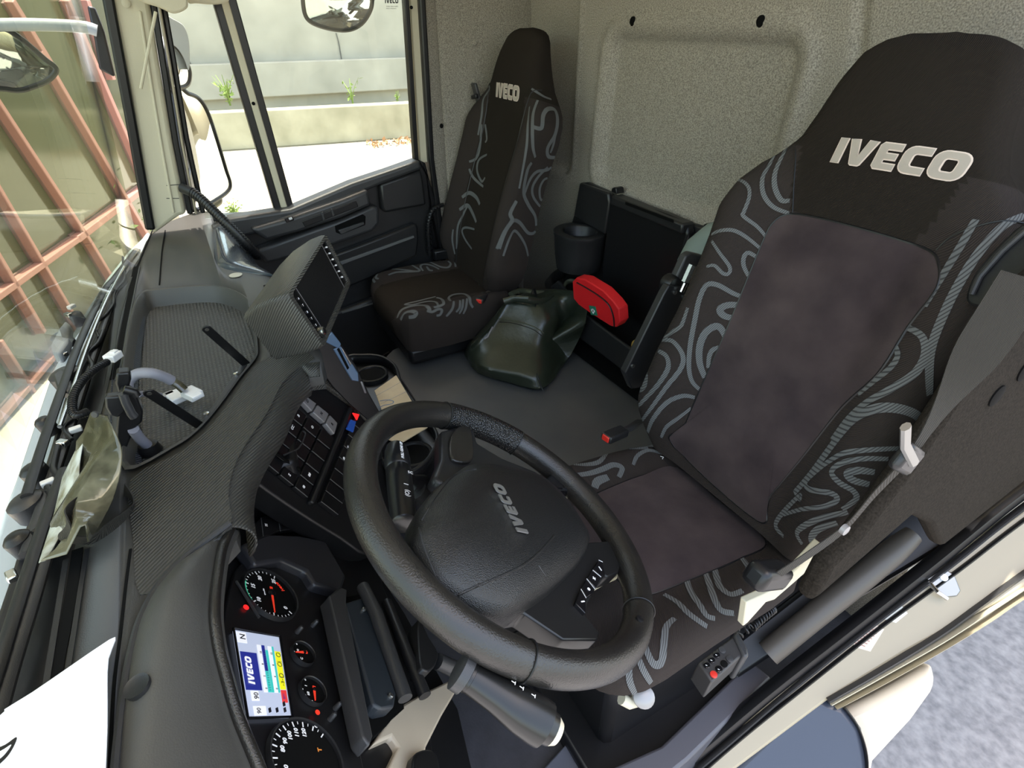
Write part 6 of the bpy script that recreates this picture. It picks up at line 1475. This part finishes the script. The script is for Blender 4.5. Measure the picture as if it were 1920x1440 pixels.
# ---- cup tray behind the console
PCU = Plane((0, 0, .43), (1, 0, 0), (0, 1, 0))
ct = empty('cup_tray', PCU.px(720, 740), 'black console tray with two round cup holders behind steering wheel', 'cup tray')
out = spline([(650, 672), (680, 666), (712, 668), (735, 680), (745, 695), (752, 720), (775, 752), (795, 780), (812, 800), (820, 820), (812, 845), (795, 868), (770, 885), (735, 895), (690, 800), (655, 720)], 4, True)
slab('tray_floor', PCU, out, -.12, -.03, 'black', ct, bevel=.004)
cO = [PCU.px(x, y) for x, y in out]
MB().tube(cO+[cO[0]], .0045, 8).build('tray_rim', 'plastic', ct)
MB().loft([[p for p in cO], [p+V((0, 0, -.035)) for p in cO]], caps=(False, False)).build('tray_wall', 'black', ct, smooth=60, solid=.003)
for cx, cy, rr_ in ((697, 702, .040), (775, 852, .040)):
    c = HP(cx, cy, V((0, 0, .408)), V((0, 0, 1)))
    MB().lathe(c, (0, 0, 1), [(-.008, rr_+.008), (.004, rr_+.008), (.006, rr_+.004), (.004, rr_), (-.001, rr_-.002), (-.002, rr_-.004)], 36).build('cup_ring', 'plastic', ct)
    MB().lathe(c, (0, 0, 1), [(.0, rr_-.003), (.001, rr_-.003)], 30).build('cup_well', 'void', ct)
PCK = Plane((0, 0, .44), (1, 0, 0), (0, 1, 0))
cd = slab('card', PCK, [(702, 732), (743, 703), (778, 762), (802, 800), (748, 832), (726, 822), (722, 800), (716, 770)], -.004, 0, 'tan', None, bevel=.001); tag(cd, 'tan card with a blue scribble lying on the black cup tray', 'card')
for pts in ([(712, 752), (725, 750), (737, 752), (735, 757), (720, 760), (712, 764)], [(716, 770), (730, 764), (742, 760), (746, 764), (735, 772)]):
    P = [PCK.px(x, y, .0006) for x, y in spline(pts, 5)]; MB().ribbon(P, [V((0, 0, 1))]*len(P), .0022, .0003).build('ink_scribble', mat('blue_ink', (.05, .12, .25), .5), cd, smooth=0)
for pts in ([(706, 742), (752, 716)], [(714, 757), (762, 734)], [(730, 800), (775, 770)]):
    P = [PCK.px(x, y, .0005) for x, y in pts]; MB().ribbon(P, [V((0, 0, 1))]*2, .0010, .0002).build('card_crease', 'olive_pocket', cd, smooth=0)
# gear on floor: white cable by the passenger seat base, small lever
cb_ = MB().tube([V(p) for p in spline([tuple(H(x, y, 'z', .06)) for x, y in ((656, 655), (672, 648), (685, 630), (700, 612), (720, 606))], 5)], .007, 8); tag(cb_.build('floor_cable', 'plastic_mid'), 'dark cable curving over the floor before the passenger seat', 'cable')
lv_ = MB().tube([H(719, 630, 'z', .18), H(730, 640, 'z', .16), H(738, 650, 'z', .14)], .010, 10); tag(lv_.build('seat_lever', 'silver'), 'short pale lever poking out under the passenger seat front', 'lever')

# ================================================================ THINGS ON THE DASH
# mounting bracket: flat bar screwed to the tray edge with two upright prongs
mb = empty('mounting_bracket', PD.px(420, 740, -.02), 'black angle bracket with two long prongs screwed into the document tray', 'bracket')
PT2 = Plane((0, 0, ZD-.022), (1, 0, 0), (0, 1, 0))
slab('base_strip', PT2, [(464, 682), (452, 684), (372, 798), (380, 804)], -.003, 0, 'plastic_mid', mb, bevel=.001)
def prong(foot, tip, zt):
    f = PT2.px(*foot); d = ray(*tip); 
    t = (f.x - CAM.x + .0)/d.x; tip_ = H(tip[0], tip[1], 'z', zt)
    a = tip_-f; L = a.length; ad = a.normalized(); side = V((0, 1, 0)); side = (side - ad*side.dot(ad)).normalized(); nn_ = ad.cross(side)
    pts = [f - side*.008, f + side*.008] + [tip_ + side*(.008*math.cos(k*PI/8)) + ad*(.008*math.sin(k*PI/8)) for k in range(9)]
    MB().prism(pts, nn_, .003).build('prong', 'black', mb, bevel=.0008)
    MB().lathe(tip_ - nn_*0 , nn_, [(-.0036, .0035), (.0008, .0035)], 14).build('prong_hole', 'steel', mb)
prong((462, 684), (388, 618), .84)
prong((376, 800), (280, 738), .84)
for x, y in ((443, 702), (387, 777)): MB().lathe(PT2.px(x, y, .0), (0, 0, 1), [(0, .0055), (.003, .005), (.004, .002)], 16).build('screw', 'chrome', mb)
# wiring with plugs
def cable(name, pts, r, m, lab, cat='cable', ridged=False, root=None):
    P = [V(p) for p in spline([tuple(H(x, y, 'z', z)) for x, y, z in pts], 8)]
    e = empty(name, P[0], lab, cat); MB().tube(P, r, 10).build('sleeve', m, e)
    if ridged:
        b = MB()
        for i in range(1, len(P)-1): b.tube([P[i]-(P[i+1]-P[i])*.2, P[i]+(P[i+1]-P[i])*.2], r*1.18, 10)
        b.build('ridges', 'black', e)
    return e, P
e, P = cable('corrugated_cable', [(165, 772, .755), (140, 778, .76), (136, 750, .77), (150, 720, .775), (175, 695, .775), (202, 678, .77)], .006, 'plastic', 'black corrugated cable with white plug lying along the demister slot', ridged=True)
R_ = Matrix.Rotation(-.6, 3, 'Z'); MB().box(H(212, 668, 'z', .77), (.026, .022, .014), R_).build('plug', 'wplug', e, bevel=.002); MB().box(H(214, 660, 'z', .777), (.012, .010, .006), R_).build('plug_latch', 'wplug', e, bevel=.001)
e, P = cable('sleeved_cable', [(238, 735, .79), (241, 715, .80), (258, 701, .81), (285, 700, .81), (310, 708, .795), (322, 714, .785)], .009, 'grey_cable', 'grey sleeved cable looping over the document tray to a white plug')
MB().tube([H(320, 712, 'z', .785), H(335, 722, 'z', .775), H(346, 732, 'z', .765)], .008, 10, flat=.8).build('tape_wrap', 'olive_pocket', e)
MB().box(H(360, 738, 'z', .755), (.034, .024, .014), Matrix.Rotation(.5, 3, 'Z')).build('plug', 'wplug', e, bevel=.002); MB().box(H(368, 742, 'z', .762), (.010, .018, .005), Matrix.Rotation(.5, 3, 'Z')).build('plug_latch', 'wplug', e, bevel=.001)
e, P = cable('plug_cable', [(258, 740, .79), (275, 738, .775), (300, 741, .75)], .005, 'grey_cable', 'short grey cable ending in a second white plug behind the bracket prong')
MB().box(H(330, 744, 'z', .735), (.036, .026, .012), Matrix.Rotation(.35, 3, 'Z')).build('plug', 'wplug', e, bevel=.002); MB().box(H(316, 742, 'z', .735), (.014, .022, .012), Matrix.Rotation(.35, 3, 'Z')).build('plug_collar', 'silver', e, bevel=.002)
e, P = cable('loose_cable', [(250, 805, .78), (262, 822, .755), (276, 835, .735)], .008, 'grey_cable', 'short grey violet cable stub at the near corner of the document tray')
MB().lathe(H(278, 836, 'z', .73), (0, 0, 1), [(-.01, .018), (.004, .014), (.008, .006)], 14).build('cable_boot', 'black', e)
# toll unit cradle standing on the near tray edge
cr = empty('cradle_clip', H(240, 800, 'z', .76), 'black plastic cradle clip standing at the tray corner by windscreen', 'clip')
def vslab(name, pts, y0, th, m, parent, bevel=.003, smooth=0):
    if smooth: pts = spline(pts, smooth, True)
    return MB().prism([H(x, y, 'x', y0) for x, y in pts], (-1, 0, 0), th).build(name, m, parent, bevel=bevel)
vslab('upright', [(225, 735), (245, 732), (258, 748), (268, 772), (267, 792), (252, 805), (238, 840), (236, 930), (248, 985), (225, 985), (214, 860), (218, 800)], -.22, .02, 'black', cr)
vslab('pad', [(196, 745), (232, 742), (236, 772), (222, 784), (206, 780), (198, 765)], -.235, .015, 'plastic', cr)
MB().tube([H(230, 738, 'x', -.25), H(236, 755, 'x', -.25), H(246, 775, 'x', -.25), H(252, 782, 'x', -.25)], .006, 10).build('clamp_pin', 'plastic_mid', cr)
MB().tube([H(232, 730, 'x', -.25), H(252, 735, 'x', -.25), H(256, 742, 'x', -.25)], .006, 10).build('clamp_bar', 'black', cr)
vslab('foot', [(218, 700), (243, 698), (246, 712), (240, 736), (222, 738), (216, 720)], -.20, .02, 'black', cr)
# folded plastic pocket leaning on the windscreen
pk = empty('plastic_wallet', H(150, 900, 'z', .76), 'clear olive plastic wallet with papers leaning on the windscreen', 'wallet')
rows = []
PKx = [( (202, 780), (225, 790), (215, 860), (212, 940), (180, 1005)), ((190, 775), (208, 800), (202, 870), (195, 940), (160, 985)), ((172, 800), (188, 820), (178, 880), (168, 950), (135, 1000)), ((150, 830), (160, 860), (146, 930), (130, 985), (100, 1040)), ((128, 880), (130, 910), (112, 970), (98, 1020), (76, 1058))]
zs = (.80, .805, .80, .79, .785)
PK5 = []
for k, row in enumerate(PKx):
    PK5.append([H(x, y, 'x', -.26-.05*i) + V((.0, .012*math.sin(i*2.1+k), .006*math.sin(k*2.3+i))) for i, (x, y) in enumerate(row)])
rr2 = [[V(p) for p in spline([tuple(p) for p in r], 5)] for r in PK5]
MB().loft(rr2, close=False).build('wallet_sheet', 'olive_pocket', pk, smooth=80, solid=.0015)
paper = mat('shiny_print', (.62, .66, .62), .25, noise=(30, (.25, .24, .16), .12), bump=('noise', 30, .6))
rr3 = []
for row in (((160, 812), (150, 870), (146, 930), (110, 1010), (85, 1052)), ((140, 850), (132, 900), (120, 960), (92, 1020), (76, 1054)), ((118, 895), (108, 940), (98, 980), (82, 1030), (74, 1056))):
    rr3.append([H(x, y, 'x', -.258-.05*i) for i, (x, y) in enumerate(row)])
rr3 = [[V(p) for p in spline([tuple(p) for p in r], 5)] for r in rr3]
MB().loft(rr3, close=False).build('printed_paper', paper, pk, smooth=80, solid=.001)
for x, y in ((178, 777), (180, 842), (173, 910)): MB().lathe(H(x, y, 'x', -.29), (-1, .4, .3), [(0, .005), (.002, .004)], 12).build('snap_button', 'plastic_mid', pk)
MB().box(H(204, 885, 'x', -.30), (.006, .012, .03), Matrix.Rotation(.5, 3, 'X')).build('metal_clasp', 'chrome', pk, bevel=.002)
# strap loop
stp_ = MB(); P = [V(p) for p in spline([tuple(p) for p in (H(215, 885, 'x', -.32), H(180, 925, 'x', -.36), H(140, 960, 'x', -.40), H(125, 985, 'x', -.42), H(130, 1008, 'x', -.43), H(175, 1008, 'x', -.42), H(220, 985, 'x', -.40), H(248, 965, 'x', -.38), H(248, 940, 'x', -.36), H(232, 920, 'x', -.34))], 7)]
nn_ = []
ctr = sum(P, V((0, 0, 0)))/len(P)
for p in P: nn_.append(V((p.x-ctr.x, p.y-ctr.y, 0)).normalized() if (p-ctr).length > 1e-4 else V((0, 1, 0)))
stp_.ribbon(P, nn_, .026, .0018); tag(stp_.build('strap_loop', 'belt', smooth=60), 'black elastic strap loop lying on the dash below the wallet', 'strap')
# paper sheet at lower left
PP = Plane((0, 0, .775), (1, 0, 0), (0, 1, 0))
sh = [(216, 1200), (203, 1235), (201, 1290), (201, 1360), (196, 1480), (190, 1600), (-120, 1600), (-120, 1400), (0, 1341), (8, 1330), (60, 1298), (130, 1250), (205, 1199)]
so = slab('paper_sheet', PP, spline(sh, 2, True), -.0012, 0, 'white', None, bevel=0); tag(so, 'white paper sheet with a bold black letter lying on the dash edge', 'paper')
lm = MB().prism([PP.px(x, y, .0004) for x, y in spline([(-20, 1412), (10, 1396), (31, 1382), (24, 1402), (8, 1424), (-20, 1444)], 4, True)], (0, 0, 1), .0003)
lm.build('printed_letter', 'black', so, smooth=0)
MB().prism([PP.px(x, y, .0008) for x, y in spline([(-20, 1421), (8, 1404), (21, 1396), (12, 1410), (0, 1422), (-20, 1434)], 4, True)], (0, 0, 1), .0003).build('letter_counter', 'white', so, smooth=0)
